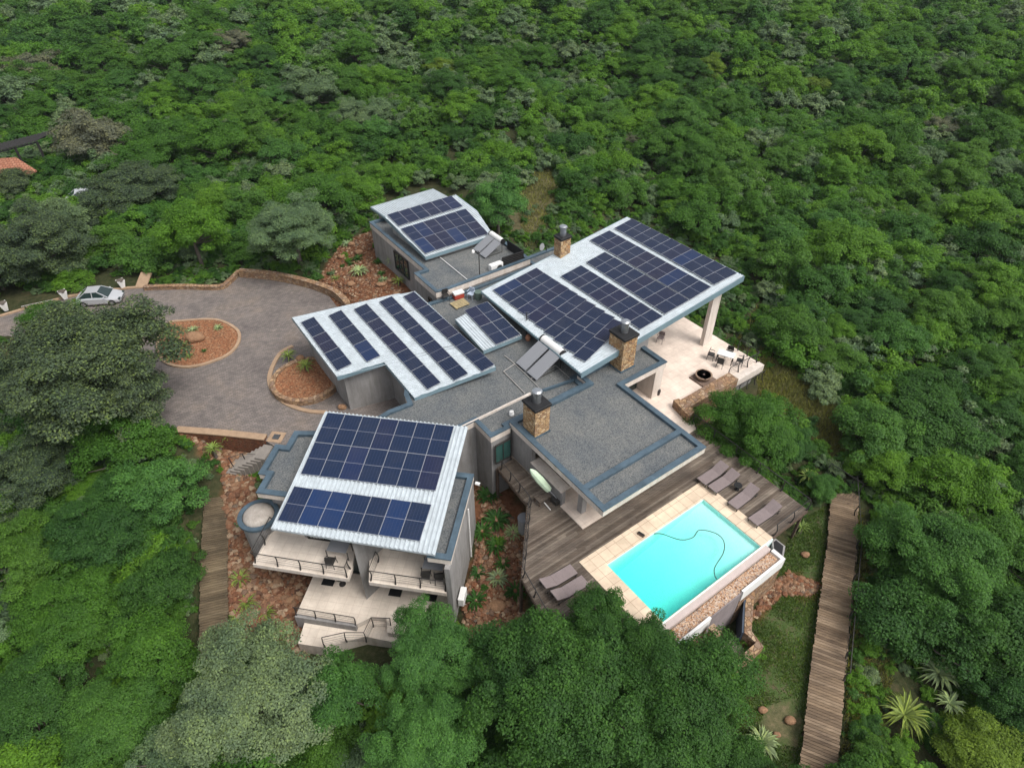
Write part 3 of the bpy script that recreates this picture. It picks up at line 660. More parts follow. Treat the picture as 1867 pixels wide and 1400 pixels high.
for k_, (pa, pb, n) in enumerate((((100, 868), (320, 1165), 3), ((265, 825), (500, 1110), 3), ((420, 790), (870, 1278), 5), ((575, 745), (1030, 1225), 5), ((720, 712), (1195, 1165), 5))):
    wdt = [((75, -36), (88, -50)), ((78, -33), (80, -42)), ((75, -40), (75, -48)), ((72, -40), (82, -50)), ((62, -34), (80, -40))][k_]
    a, b_ = Bp((2,) + pa), Bp((2,) + pb); a2 = Bp((2, pa[0] + wdt[0][0], pa[1] + wdt[0][1])); b2 = Bp((2, pb[0] + wdt[1][0], pb[1] + wdt[1][1]))
    lay_panels(rB, [a, b_, b2, a2], n, 1)
# ------------------------------------------------------------------ far wing
E_out = [(21.05, 50.3), (20.9, 40.5), (19.98, 40.5), (19.93, 37.1), (20.8, 36.93), (28.7, 36.93), (28.7, 45.0), (29.0, 50.3)]
tE = empty('far_wing', M(24, 41, 0), 'farthest wing of the house with flat gravel roof and stepped parapet by the rock garden', 'house wing')
flat_roof(tE, M.poly(E_out), 3.35, cap=.3, fas=.55)
walls(tE, inset(M.poly(E_out), .1), -.8, 2.82)
window(tE, M(20.98, 44.6, .9), 36 + 180, 2.3, 1.7, GLASS, panes=3)
window(tE, M(20.02, 38.2, .6), 36 + 180, .5, 1.6, GLASS, panes=1)
P0e = M(22.6, 43.3, 3.6); gE = (-.055, .12); Ep = lambda p: on_plane(p, P0e, *gE)
P0e = G((9, 720, 800), 3.75)
Eo = [Ep(p) for p in ZQ(9, (255, 345), (1068, 95), (1300, 270), (1480, 540), (1420, 575), (720, 800))]
tE2 = tE; rE = sheet_roof(tE2, Eo, rib=.2, axis=1, name='tilted_roof')
fascia_board(tE2, [Eo[0], Eo[5], Eo[4], Eo[3]], .3); fascia_board(tE2, [Eo[0], Eo[1], Eo[2], Eo[3]][::-1], .2)
zE = lambda x, y: P0e.z + gE[0] * (x - P0e.x) + gE[1] * (y - P0e.y)
mb = MB(); mb.prism(insetw(Eo, .4), 3.1, lambda x, y: zE(x, y) - .12, PLASTER); mb.build('wall', tE2)
lay_panels(rE, [Ep(p) for p in ZQ(9, (285, 335), (415, 465), (1145, 240), (1015, 120))], 1, 6)
lay_panels(rE, [Ep(p) for p in ZQ(9, (440, 495), (720, 775), (1435, 550), (1175, 265))], 2, 6)
P0r = G((9, 270, 345), 3.95); Rp = lambda p: on_plane(p, P0r, .05, -.10)
Ro = [Rp(p) for p in ZQ(9, (95, 235), (810, 28), (1000, 130), (262, 352))]
tR = tE
tag(sheet_roof(tR, Ro, rib=.2, axis=1, name='rear_roof'), 'plain white roof without panels'); fascia_board(tR, [Ro[1], Ro[0], Ro[3]], .22)
mb = MB(); mb.prism(insetw(Ro, .5), -.5, lambda x, y: P0r.z + .05 * (x - P0r.x) - .1 * (y - P0r.y) - .12, PLASTER); mb.build('wall', tR)

# ------------------------------------------------------------------ guest wing with balconies
C_out = [(-16.2, 26.3), (-17.5, 26.1), (-17.5, 24.87), (-18.15, 24.87), (-18.15, 22.5), (-17.65, 22.5), (-17.65, 21.18), (-15.3, 21.18), (-15.3, 20.35), (-7.3, 20.35), (-7.3, 18.6), (-6.03, 18.6), (-6.03, 24.4), (-7.5, 24.4), (-7.5, 26.3)]
tC = empty('guest_wing', K(-12, 21, -3.6), 'two storey guest wing with balconies and stepped parapet on the lower left', 'house wing')
flat_roof(tC, K.poly(C_out), 1.92, cap=.34, fas=.45)
walls(tC, K.poly([(-17.3, 26), (-17.3, 24.7), (-17.95, 24.7), (-17.95, 22.7), (-17.45, 22.7), (-17.45, 22.0), (-15.1, 22.0), (-15.1, 20.55), (-6.08, 20.55), (-6.08, 24.3), (-7.6, 24.3), (-7.6, 26)]), -3.75, 1.48)
walls(tC, K.poly([(-6.36, 18.35), (-6.08, 18.35), (-6.08, 20.53), (-6.36, 20.53)]), -3.75, 1.46, PLASTER, 'side_fin')
Cb = G((1, 625, 800), 1.2); Cc = G((1, 700, 835), 1.2); Cd = G((1, 820, 832), 1.2)
walls(tC, K.poly([(-11.35, 18.95), (-10.5, 20.53), (-12.1, 20.53)]), -3.75, 2.0, PLASTER, 'dividing_fin')
for nm, pl in (('left', [(-17.2, 18.4), (-11.75, 18.32), (-11.75, 18.95), (-12.1, 20.54), (-15.12, 20.54), (-15.12, 21.2), (-17.2, 21.2)]), ('right', [(-10.6, 18.32), (-6.38, 18.32), (-6.38, 20.54), (-10.5, 20.54), (-11.0, 19.6)])):
    b = MB(); b.prism(K.poly(pl), -.98, -.7, CREAM, mtop=PATIO); b.build('balcony_slab', tC)
window(tC, K(-13.6, 20.54, -.68), -99, 2.5, 2.1, GLASS, DARK, 3, True)
window(tC, K(-8.6, 20.54, -.68), -99, 3.0, 2.1, GLASS, DARK, 3, True)
window(tC, K(-13.4, 20.54, -3.55), -99, 2.6, 2.2, GLASS, DARK, 3)
window(tC, K(-8.6, 20.54, -3.55), -99, 3.0, 2.2, GLASS, DARK, 3)
mb = MB(); mb.prism(K.poly([(-14.95, 20.54), (-14.95, 17.5), (-11.4, 17.42), (-10.74, 17.95), (-9.9, 18.0), (-9.6, 17.2), (-6.1, 17.2), (-6.1, 18.33), (-6.4, 20.54)]), -4.6, -3.6, CREAM, mtop=PATIO); mb.build('lower_patio', tC)
mb = MB(); mb.prism([G((8, x, y), -4.0).to_2d() for x, y in ((795, 478), (1085, 488), (1180, 440), (1330, 440), (1340, 600), (1140, 560), (905, 622), (757, 600))], -5.2, -4.0, CREAM, mtop=PATIO); mb.build('landing', tC)
mb = MB(); mb.prism(K.poly([(-14.95, 17.46), (-11.4, 17.38), (-11.4, 17.22), (-14.95, 17.25)]), -4.6, -3.52, PLASTER); mb.build('patio_edge', tC)
for wx, wy in ((930, 250), (1310, 310), (1510, 338)):
    b = MB(); c = G((8, wx, wy), -3.597); b.box(c, (.72, .5, .02), BLACK, -9); b.box((c.x, c.y, c.z + .012), (.62, .4, .012), BLACK, -9); b.build('light_well', tC)
P0c = G((1, 555, 152), 3.05); Cp = lambda p: on_plane(p, P0c, .03, .112)
Co = [Cp(p) for p in ZQ(1, (543, 140), (1268, 220), (1100, 872), (262, 737))]
tC2 = tC
rC = sheet_roof(tC2, Co, rib=.24, axis=1, hgt=.085, name='tilted_roof'); fascia_board(tC2, [Co[3], Co[2]], .12, m=SHEET)
zC = lambda x, y: P0c.z + .03 * (x - P0c.x) + .112 * (y - P0c.y)
cw = [K(u, v).to_2d() for u, v in ((-15.0, 20.6), (-7.5, 20.6), (-7.5, 26.5), (-15.0, 26.5))]
mb = MB(); mb.prism(cw, 1.6, lambda x, y: zC(x, y) - .12, CREAM); mb.build('wall', tC2)
lay_panels(rC, [Cp(p) for p in ZQ(1, (555, 152), (418, 465), (1105, 552), (1200, 222))], 2, 7, mesh=PANELB)
lay_panels(rC, [Cp(p) for p in ZQ(1, (385, 528), (300, 703), (1025, 808), (1085, 620))], 1, 7, mesh=PANELB)
# round plunge room with dome on the left corner
c = K(-18.0, 20.6, -3.7)
c = G((12, 1060, 1225), .15); c.z = -3.7
tt = empty('round_turret', c, 'round grey turret with pale domed cap at the left corner of the guest wing', 'turret')
mb = MB(); mb.lathe(c, [(1.02, 0), (1.02, 3.65)], PLASTER, 32); mb.build('wall', tt)
mb = MB(); strip(mb, [Vector((p.x, p.y, 0)) for p in circ(c, 1.02, 32)], .26, -.05, .1, CAP, True); mb.build('rim', tt)
mb = MB(); mb.lathe(c, [(.88, 3.62), (.86, 3.8), (.7, 3.98), (.42, 4.1), (.1, 4.14), (.001, 4.14)], mottled('turret_dome', (.4, .36, .32), .2, 2, grime=(.7, .68, .66)), 28); mb.build('dome', tt, smooth=True)

# ------------------------------------------------------------------ deck, walkways, pool
def rng_mat_boards(name, stops):
    q = NM(name, .78, .2); ge = q.n('NewGeometry'); c = q.ramp(ge.outputs['Random Per Island'], [(i / (len(stops) - 1), x) for i, x in enumerate(stops)])
    g = q.ramp(q.noise(q.wco(-36, (.8, 11, 1)), 1., 6, .7), [(.3, (.7,) * 3), (.7, (1.2,) * 3)]); p = q.ramp(q.noise(q.wco(), .5, 5, .65), [(.33, (.62, .6, .6)), (.67, (1.25, 1.2, 1.14))])
    q.col(q.mix(1., q.mix(1., c, g, 'MULTIPLY'), p, 'MULTIPLY')).bump(g, .2, .01); return q.m
BOARDS = rng_mat_boards('deck_boards', [(.1, .08, .064), (.145, .12, .1), (.078, .061, .048), (.178, .15, .126), (.122, .102, .084), (.21, .18, .15), (.108, .088, .072)])
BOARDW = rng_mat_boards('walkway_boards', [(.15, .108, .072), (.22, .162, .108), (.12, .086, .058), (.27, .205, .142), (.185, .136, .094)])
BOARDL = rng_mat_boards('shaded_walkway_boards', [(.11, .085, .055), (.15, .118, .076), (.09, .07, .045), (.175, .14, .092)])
def plank_field(b, poly, z, wd=.14, gap=.012, th=.05, seed=1, m=BOARDS):
    rr = random.Random(seed); vs = [p[1] for p in poly]; v = min(vs)
    while v < max(vs):
        vm = v + wd / 2; cs = []
        for i in range(len(poly)):
            (x0, y0), (x1, y1) = poly[i], poly[(i + 1) % len(poly)]
            if (y0 <= vm < y1) or (y1 <= vm < y0): cs.append(x0 + (x1 - x0) * (vm - y0) / (y1 - y0))
        cs.sort()
        for a, e in zip(cs[::2], cs[1::2]):
            x = a
            while x < e - .01:
                L_ = min(rr.uniform(2.2, 4.6), e - x)
                if e - x - L_ < .5: L_ = e - x
                c = M(x + L_ / 2, vm); b.box((c.x, c.y, z - th + rr.uniform(-.004, .004)), (L_ - .008, wd - gap, th), m, 36); x += L_
        v += wd
DECKP = [(15.3, 22.6), (15.05, 19.2), (11.9, 15.55), (11.4, 13.0), (12.3, 8.6), (14.94, 8.6), (14.94, 14.52), (24.62, 14.52), (24.62, 9.42), (27.85, 9.42), (27.85, 19.3), (16.55, 19.3), (16.55, 22.6)]
tK = empty('pool_deck', M(20, 14, -3), 'weathered timber deck wrapping the pool and the living wing', 'deck')
mb = MB(); plank_field(mb, DECKP, 0.); o = mb.build('floorboards', tK); o['kind'] = 'stuff'
mb = MB()
edge = [(15.3, 22.6), (15.05, 19.2), (11.9, 15.55), (11.4, 13.0), (12.3, 8.6), (14.9, 8.6)]
for a, e in list(zip(edge[:-1], edge[1:])) + [((24.66, 9.44), (27.83, 9.44)), ((27.83, 9.44), (27.83, 18.4))]:
    mb.bar(M(*a, -.16), M(*e, -.16), .06, .22, WOODDK)
mb.prism(inset(M.poly(DECKP), .25), -.16, -.08, WOODDK); mb.build('edge_beam', tK)
for a, e in list(zip(edge[:-1], edge[1:])) + [((24.8, 9.6), (27.7, 9.6)), ((27.7, 9.6), (27.7, 18.4))]:
    n = max(1, int(math.hypot(e[0] - a[0], e[1] - a[1]) / 2.2))
    for i in range(n):
        c = M(a[0] + (e[0] - a[0]) * i / n, a[1] + (e[1] - a[1]) * i / n); g_ = ground(c.x, c.y); b = MB(); b.box((c.x, c.y, g_ - .2), (.14, .14, -g_ + .02), WOODDK, 36); b.build('deck_post', tK)
# retaining wall of the house platform
tP = empty('platform_wall', M(22, 20, -3.4), 'grey plaster base wall under the living wing and terrace', 'wall')
mb = MB(); mb.prism(M.poly([(16.7, 16.3), (24.6, 16.3), (27.2, 18.2), (28.4, 18.8), (28.6, 19.9), (36.5, 19.9), (36.4, 33.2), (16.7, 33.2)]), -3.4, -.31, PLASTER); mb.build('wall', tP)
# pool
tW = empty('swimming_pool', M(19.8, 11.5, -2.8), 'rectangular turquoise swimming pool with sandstone coping and vanishing front edge', 'pool')
def slope(u0, z0, u1, z1): return lambda x, y: z0 + (z1 - z0) * min(1, max(0, (M.inv((x, y))[0] - u0) / (u1 - u0)))
mb = MB(); pu0, pu1, pv0, pv1 = 16.05, 23.6, 9.42, 13.5
mb.ring(M.poly([(14.97, 9.36), (24.58, 9.36), (24.58, 14.48), (14.97, 14.48)]), M.poly([(pu0, pv0), (pu1, pv0), (pu1, pv1), (pu0, pv1)]), -3.1, -.03, BASIN)
fl = slope(pu0, -1.9, pu1, -.3); b0 = [Vector((*M(u, v).to_2d(), 0)) for u, v in ((pu0, pv0), (pu1, pv0), (pu1, pv1), (pu0, pv1))]
mb.face([Vector((p.x, p.y, fl(p.x, p.y))) for p in b0], BASIN); mb.build('basin', tW)
mb = MB(); mb.prism(M.poly([(pu0 - .03, pv0 - .03), (pu1 + .03, pv0 - .03), (pu1 + .03, pv1 + .03), (pu0 - .03, pv1 + .03)]), -2.0, -.075, WATER); mb.build('water', tW)
mb = MB(); mb.ring(M.poly([(14.95, 9.42), (24.6, 9.42), (24.6, 14.5), (14.95, 14.5)]), M.poly([(16.03, 9.425), (23.62, 9.425), (23.62, 13.52), (16.03, 13.52)]), -.028, .03, COPING); mb.build('coping', tW)
mb = MB(); mb.prism(M.poly([(14.95, 9.03), (23.95, 9.03), (23.95, 9.418), (14.95, 9.355)]), -.3, -.045, mottled('pink_edge_tile', (.5, .42, .39), .08, 2)); mb.build('vanishing_edge', tW)
mb = MB(); mb.prism(M.poly([(14.95, 8.34), (24.0, 8.34), (24.0, 9.03), (14.95, 9.03)]), -3.0, -.38, PEBBLE); mb.build('pebble_trough', tW)
mb = MB(); mb.prism(M.poly([(20.75, 8.22), (24.22, 8.22), (24.22, 9.0), (24.0, 9.0), (24.0, 8.36), (20.75, 8.36)]), -1.05, -.22, WHITE)
mb.build('white_rim', tW); mb = MB(); mb.prism(M.poly([(14.9, 8.22), (18.3, 8.22), (18.3, 8.36), (14.9, 8.36)]), -1.05, -.22, WHITE); mb.build('white_rim', tW)
mb = MB(); mb.prism(M.poly([(18.3, 8.28), (20.75, 8.28), (20.75, 8.335), (18.3, 8.335)]), -3.4, -.34, mottled('mauve_render', (.25, .215, .215), .2, .9, grime=(.7, .7, .7))); mb.build('outer_wall', tW)
mb = MB(); mb.prism(M.poly([(20.76, 8.25), (24.2, 8.25), (24.2, 8.33), (20.76, 8.33)]), -3.4, -1.06, STONEW); mb.build('lower_wall', tW); mb = MB(); mb.prism(M.poly([(14.9, 8.25), (18.28, 8.25), (18.28, 8.33), (14.9, 8.33)]), -3.4, -1.06, STONEW); mb.build('lower_wall', tW)
mb = MB(); mb.prism(M.poly([(24.24, 8.35), (24.95, 8.75), (24.95, 9.4), (24.62, 9.4), (24.24, 9.02)]), -2.9, -.3, PLASTER); mb.build('corner_pier', tW)
mb = MB(); mb.prism(M.poly([(24.32, 8.5), (24.86, 8.82), (24.86, 9.3), (24.66, 9.3), (24.32, 9.02)]), -.298, -.28, BLACK); mb.build('overflow_grate', tW)
# pump yard below the pool
ty = empty('pump_yard_wall', G((15, 1060, 480), -1.2), 'kinked garden wall of ochre stone with a dark blue face below the pool', 'wall')
P = [G(p, z) for p, z in (((15, 1065, 480), -1.2), ((15, 1040, 740), -1.7), ((15, 1030, 960), -2.1), ((15, 1150, 1090), -2.3), ((15, 900, 1310), -2.7))]
mb = MB(); strip(mb, P, .4, -4.2, lambda i: P[i].z, STONEW); mb.build('stone_wall', ty)
mb = MB(); Pb = [p + Vector((-.27, -.02, -.05)) for p in P[:3]]; strip(mb, Pb, .1, -4.1, lambda i: Pb[i].z, mottled('blue_grey_render', (.06, .075, .1), .2, 1)); mb.build('rendered_face', ty)
mb = MB(); Pc = [G(p, -3.35) for p in ((15, 740, 1110), (15, 920, 980), (15, 1080, 1110), (15, 900, 1260))]; mb.prism(Pc, -3.8, -3.35, mottled('raw_concrete', (.3, .26, .21), .25, 2)); mb.build('yard_slab', ty)
tz = empty('stone_pillar', G((15, 610, 850), -.5), 'short ochre stone pier under the white pool rim beside the leafy tree', 'pillar')
mb = MB(); c = M(18.15, 7.78); mb.box((c.x, c.y, -3.9), (.34, .5, 3.3), STONEW, 36); mb.build('shaft', tz)
mb = MB(); mb.box((c.x, c.y, -.6), (.4, .56, .06), KERB, 36); mb.build('cap', tz)
# pool hose, cleaner and leaf basket lid
hp = smooth_line([M(u, v, -.06) for u, v in ((19.55, 13.5), (19.91, 13.2), (20.43, 12.35), (21.1, 12.05), (21.79, 12.17), (22.34, 11.5), (22.3, 10.9), (21.7, 10.4), (20.6, 10.05), (20.2, 9.7), (20.13, 9.5))], False, 6)
mb = MB(); mb.tube(hp, .024, DARK, 6); th = mb.build('pool_hose', origin=tuple(hp[0])); tag(th, 'thin grey cleaner hose curling across the pool water', 'hose')
tl = empty('skimmer_lid', M(18.9, 13.75, .03), 'dark brown oblong skimmer box on the pale coping at the back of the pool', 'pool fitting')
mb = MB(); c = M(18.85, 13.82, .032); mb.box(c, (.42, .2, .1), WOODDK, -40, bev=.03); mb.build('box', tl); mb = MB(); mb.box((c.x, c.y, c.z + .1), (.36, .14, .02), BLACK, -40); mb.build('lid', tl)

def walkway(name, label, px, wd, seed, mat, stop=None, n_rail=None):
    P = [G(p, z) for p, z in px]; rr = random.Random(seed); t = empty(name, (P[0].x, P[0].y, P[-1].z - .5), label, 'boardwalk'); b = MB(); s_ = MB()
    for a, c in zip(P[:-1], P[1:]):
        L_ = (c - a).length; n = int(L_ / .15); d = (c - a).normalized(); sx = Vector((d.y, -d.x, 0)).normalized()
        for i in range(n):
            p = a + d * (i + .5) * L_ / n; j = rr.uniform(-.04, .04)
            b.bar(p - sx * (wd / 2 + j), p + sx * (wd / 2 + rr.uniform(-.04, .04)), .137, .04, mat)
        for q in (-1, 1): s_.bar(a + sx * q * wd * .44 - Vector((0, 0, .12)), c + sx * q * wd * .44 - Vector((0, 0, .12)), .07, .18, WOODDK)
        for i in range(int(L_ / 2) + 1):
            for q in (-1, 1):
                p = a + d * min(L_, i * 2.) + sx * q * wd * .42; g_ = ground(p.x, p.y)
                if p.z - .2 > g_: s_.box((p.x, p.y, g_ - .3), (.12, .12, p.z - g_ + .15), WOODDK)
    b.build('floorboards', t)['kind'] = 'stuff'; s_.build('bearers', t)['kind'] = 'stuff'; return t, P
tWR, PR = walkway('boardwalk', 'long straight timber boardwalk on the lawn right of the pool', [((1540, 905), -2.3), ((1535, 1000), -2.45), ((1512, 1200), -2.9), ((1492, 1405), -3.3), ((1478, 1520), -3.6)], 1.62, 5, BOARDW)
walkway('boardwalk', 'short angled boardwalk landing running under the trees beside the aloe', [((1560, 915), -2.32), ((1500, 878), -2.3)], 1.15, 6, BOARDW)
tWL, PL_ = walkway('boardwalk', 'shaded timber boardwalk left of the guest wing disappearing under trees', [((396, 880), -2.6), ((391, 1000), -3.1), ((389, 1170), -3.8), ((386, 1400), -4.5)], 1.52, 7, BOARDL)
# steps from the drive down to the left boardwalk
ts = empty('garden_steps', G((12, 1100, 560), -2.), 'pale garden steps with dark posts between red retaining walls', 'steps')
for i in range(9):
    a = G((12, 1130 - i * 46, 520 + i * 24), -1.15 - i * .16); b = MB(); b.box((a.x, a.y, a.z - .9), (.7, 1.25, .9), mottled('pale_step', (.24, .215, .19), .15, 2) if i == 0 else bpy.data.materials['pale_step'], -12); b.build('step', ts)
for (x, y) in ((800, 690), (950, 640), (1095, 650)):
    a = G((12, x, y + 20), -2.3); b = MB(); b.tube([a, a + Vector((-.1, 0, .5)), a + Vector((-.16, .02, 1.))], .035, DARK, 6); b.build('post', ts)
b = MB(); P = [G((12, x, y + 20), -2.3) + Vector((-.16, .02, 1.)) for x, y in ((800, 690), (950, 640), (1095, 650))]; b.tube(P, .02, DARK, 6); b.build('handrail', ts)
wall_thing([(420, 852), (445, 846), (478, 848)], -2.3, .25, -3.6, -2.2, 'short red stone wall below the pale garden steps', m=BRICKRED)

# ------------------------------------------------------------------ railings
def railing(pts, label, h=.95, sp=1.15, lean=.0, ncab=5, group=None, side=1, closed_ends=True):
    P = [Vector(p) for p in pts]; t = empty('railing', tuple(P[0]), label, 'railing', group)
    pos = []
    for a, c in zip(P[:-1], P[1:]):
        n = max(1, round((c - a).length / sp)); pos += [a.lerp(c, i / n) for i in range(n)]
    pos.append(P[-1]); tops = []
    for i, p in enumerate(pos):
        a = pos[max(0, i - 1)]; c = pos[min(len(pos) - 1, i + 1)]; d = (c - a).normalized(); o_ = Vector((d.y, -d.x, 0)).normalized() * side
        prof = [(0, 0), (.07, .25), (.1, .5), (.06, .78), (-.02, h)]
        b = MB(); b.tube([p + o_ * x + Vector((0, 0, z)) for x, z in prof], [.05, .04, .034, .03, .026], DARK, 6); b.build('post', t); tops.append(p + o_ * -.02 + Vector((0, 0, h)))
    b = MB(); b.tube(tops, .026, DARK, 6); b.build('handrail', t)
    b = MB()
    for k in range(1, ncab + 1):
        z = h * k / (ncab + 1); xo = .09 * math.sin(math.pi * min(1, k / (ncab + 1))); 
        off = [(pos[min(len(pos) - 1, i + 1)] - pos[max(0, i - 1)]).normalized() for i in range(len(pos))]
        b.tube([p + Vector((d.y, -d.x, 0)) * side * xo + Vector((0, 0, z)) for p, d in zip(pos, off)], .008, DARK, 4)
    b.build('cable', t)['kind'] = 'stuff'; return t
railing([M(24.75, 9.5, 0), M(27.75, 9.5, 0), M(27.75, 18.2, 0)], 'dark cable railing round the lounger side of the deck', ncab=2, sp=1.9, side=1)
railing([M(15.36, 22.3, 0), M(15.1, 19.2, 0)], 'dark railing along the narrow deck passage beside the guest wing garden', side=-1)
railing([M(15.05, 19.0, 0), M(11.96, 15.5, 0), M(11.5, 13.0, 0), M(12.35, 8.8, 0)], 'dark cable railing along the left edge of the deck behind the two loungers', side=-1)
railing([K(-17.1, 20.9, -.7), K(-17.1, 18.5, -.7), K(-11.85, 18.42, -.7), K(-11.85, 18.95, -.7)], 'dark cable railing round the left balcony', side=-1, sp=1.2)
railing([K(-10.5, 19.6, -.7), K(-10.52, 18.42, -.7), K(-6.45, 18.42, -.7)], 'dark cable railing along the right balcony', side=-1, sp=1.3)
railing([K(-14.9, 17.35, -3.6), K(-11.45, 17.3, -3.6)], 'dark cable railing along the front of the lower patio', side=-1)
railing([G((8, x, y), -4.0) for x, y in ((910, 618), (1035, 590), (1145, 590), (1185, 505), (1290, 510))], 'dark cable railing zigzagging down beside the lower patio landing', side=1)
railing([M(33.5, 19.95, 0.05), M(36.45, 19.85, 0.05), M(36.5, 21.6, .05)], 'dark curved railing at the outer corner of the terrace', side=-1, sp=1.0)
railing([M(33.2, 19.15, -1.2), M(36.6, 19.1, -1.2), M(37.1, 20.2, -1.3)], 'dark bowed railing on the path under the terrace corner', side=-1, sp=.8, ncab=3)
railing([PR[0] + Vector((.85, .9, 0)), PR[1] + Vector((.86, 0, 0)), PR[2] + Vector((.86, 0, 0)), PR[2].lerp(PR[3], .22) + Vector((.86, 0, 0))], 'thin metal railing down the right side of the long boardwalk', h=.9, sp=2.3, ncab=2, side=1)
railing([G((1508, 862), -2.3), G((1566, 900), -2.3)], 'thin metal railing across the angled boardwalk landing', h=.9, sp=1.8, ncab=2, side=1)

# ------------------------------------------------------------------ terrace
tT = empty('terrace', M(32, 24, -.3), 'large cream tiled terrace under the great roof', 'terrace')
mb = MB(); mb.prism(M.poly([(28.25, 18.9), (28.5, 19.85), (36.6, 19.8), (36.42, 33.3), (28.25, 33.3)]), -.3, .03, TERR); mb.build('tiled_floor', tT)
mb = MB(); mb.prism(M.poly([(33.4, 19.25), (36.62, 19.3), (36.62, 19.78), (33.4, 19.82)]), -.5, .09, CREAM); mb.build('ledge', tT)
mb = MB(); mb.prism(M.poly([(28.35, 19.12), (33.4, 19.12), (33.4, 19.98), (28.35, 19.98)]), -2.3, .5, STONEW)
tq = mb.build('stone_bench_wall', None); tag(tq, 'thick ochre stone wall with flat top along the front of the terrace', 'wall')
mb = MB(); mb.prism(M.poly([(27.55, 18.4), (28.3, 18.5), (28.3, 20.0), (27.9, 20.1)]), -1.2, .7, STONEW); tq = mb.build('stone_pier'); tag(tq, 'short ochre stone pier at the near end of the ochre terrace wall', 'pier')
# furniture
def chair(label, c, rz, m=DARK, group=None):
    t = proto('chair', label, 'chair', group); b = MB(); b.box((0, 0, .42), (.46, .46, .05), m, bev=.015); b.build('seat', t)
    b = MB(); b.box((0, -.22, .5), (.44, .04, .4), m, rot=Matrix.Rotation(-.18, 3, 'X')); b.build('backrest', t)
    for sx in (-1, 1):
        for sy in (-1, 1): b = MB(); b.tube([(sx * .2, sy * .2, .42), (sx * .23, sy * .23, 0)], .018, m, 6); b.build('leg', t)
    b = MB()
    for sx in (-1, 1): b.bar((sx * .24, -.2, .66), (sx * .24, .18, .64), .04, .025, m)
    b.build('armrest', t); t.location = c; t.rotation_euler = (0, 0, rz); return t
def table(label, c, rz, L_, W_, h, top, legm, name='table', round_=False):
    t = proto(name, label, 'table')
    b = MB()
    if round_: b.lathe((0, 0, h - .04), [(W_, 0), (W_, .04)], top, 24)
    else: b.box((0, 0, h - .05), (L_, W_, .05), top, bev=.01)
    b.build('tabletop', t)
    if round_:
        b = MB(); b.lathe((0, 0, 0), [(W_ * .6, 0), (W_ * .55, .03), (.035, .05), (.035, h - .04)], legm, 14); b.build('pedestal', t)
    else:
        for sx in (-1, 1):
            for sy in (-1, 1): b = MB(); b.box((sx * (L_ / 2 - .06), sy * (W_ / 2 - .06), 0), (.06, .06, h - .05), legm); b.build('leg', t)
    t.location = c; t.rotation_euler = (0, 0, rz); return t
tc_ = G((10, 755, 640), .03)
table('rectangular white topped table on the terrace near the corner railing', tc_, R(-28), 1.2, .7, .74, WHITE, DARK)
tc_ = tc_ + Vector((0, 0, 0)); ga = 'dark chairs round the white terrace table'
for i, (dx, dy, rz, s_) in enumerate(((-.95, .3, -118, 'far left end'), (.95, -.42, 62, 'railing end'), (-.5, -.62, -28 , 'near left side'), (.45, .55, 152, 'far side'))):
    chair('dark metal chair at the %s of the white terrace table' % s_, tc_ + Vector((dx, dy, 0)), R(rz), group=ga)
chair('single dark bucket chair standing alone on the terrace under the roof edge', G((10, 125, 450), .03), R(150), LOUNGE)
tf = empty('fire_pit', G((10, 545, 830), .03), 'round brown fire bowl on a square stone plinth beside the ochre wall', 'fire pit')
pf = G((10, 545, 815), .03); b = MB(); b.box(pf, (1.35, 1.35, .12), mottled('brown_slab', (.2, .14, .11), .2, 3), 36, bev=.02); b.build('plinth', tf)
b = MB(); b.lathe((pf.x, pf.y, .15), [(.4, 0), (.58, .22), (.6, .34), (.5, .34), (.44, .24), (.2, .2), (.001, .2)], mottled('rusty_bowl', (.26, .18, .13), .3, 4), 24); b.build('bowl', tf)
b = MB(); b.lathe((pf.x, pf.y, .35), [(.12, 0), (.15, .08), (.08, .14), (.001, .15)], WOODDK, 10); b.build('log', tf)
b = MB(); q = G((10, 105, 965), .09); b.lathe(q, [(.12, 0), (.16, .35), (.1, .5), (.001, .5)], DARK, 12); o = b.build('pot'); tag(o, 'small dark pot at the foot of the living wing corner pier', 'pot')
# loungers
def make_lounger():
    t = proto('sun_lounger', 'lounger', 'sun lounger'); b = MB(); b.box((.62, 0, .26), (1.32, .66, .06), LOUNGE, bev=.015); b.build('seat', t)
    b = MB(); b.box((0, 0, 0), (.78, .66, .05), LOUNGE, rot=Matrix.Rotation(.0, 3, 'Y'), bev=.015)
    A = Matrix.Rotation(R(24), 3, 'Y'); b.v = [A @ (v - Vector((.39, 0, 0))) + Vector((-.04, 0, .27)) for v in b.v]; b.build('backrest', t)
    b = MB()
    for s_ in (-1, 1): b.box((.3, s_ * .335, .22), (2.0, .035, .06), DARK)
    b.build('frame', t)
    for sx in (-.6, 1.2):
        for sy in (-1, 1): b = MB(); b.box((sx, sy * .3, 0), (.05, .05, .24), DARK); b.build('leg', t)
    return t
L0 = make_lounger()
lg = [(25.55, 14.36, 'sun lounger nearest the living wing, farthest of the four beside the pool'), (25.6, 13.56, 'sun lounger second from the house in the row of four'), (25.6, 12.12, 'sun lounger third from the house, just past the small dark table'), (25.62, 10.62, 'sun lounger at the far end of the row of four by the corner railing')]
for i, (u, v, l_) in enumerate(lg):
    o = L0 if i == 0 else copy_tree(L0); o.location = M(u, v, .004); o.rotation_euler = (0, 0, R(36 + 180 + (0, -1, 2, -2)[i])); o['label'] = l_; o['group'] = 'sun loungers in a row beside the pool'
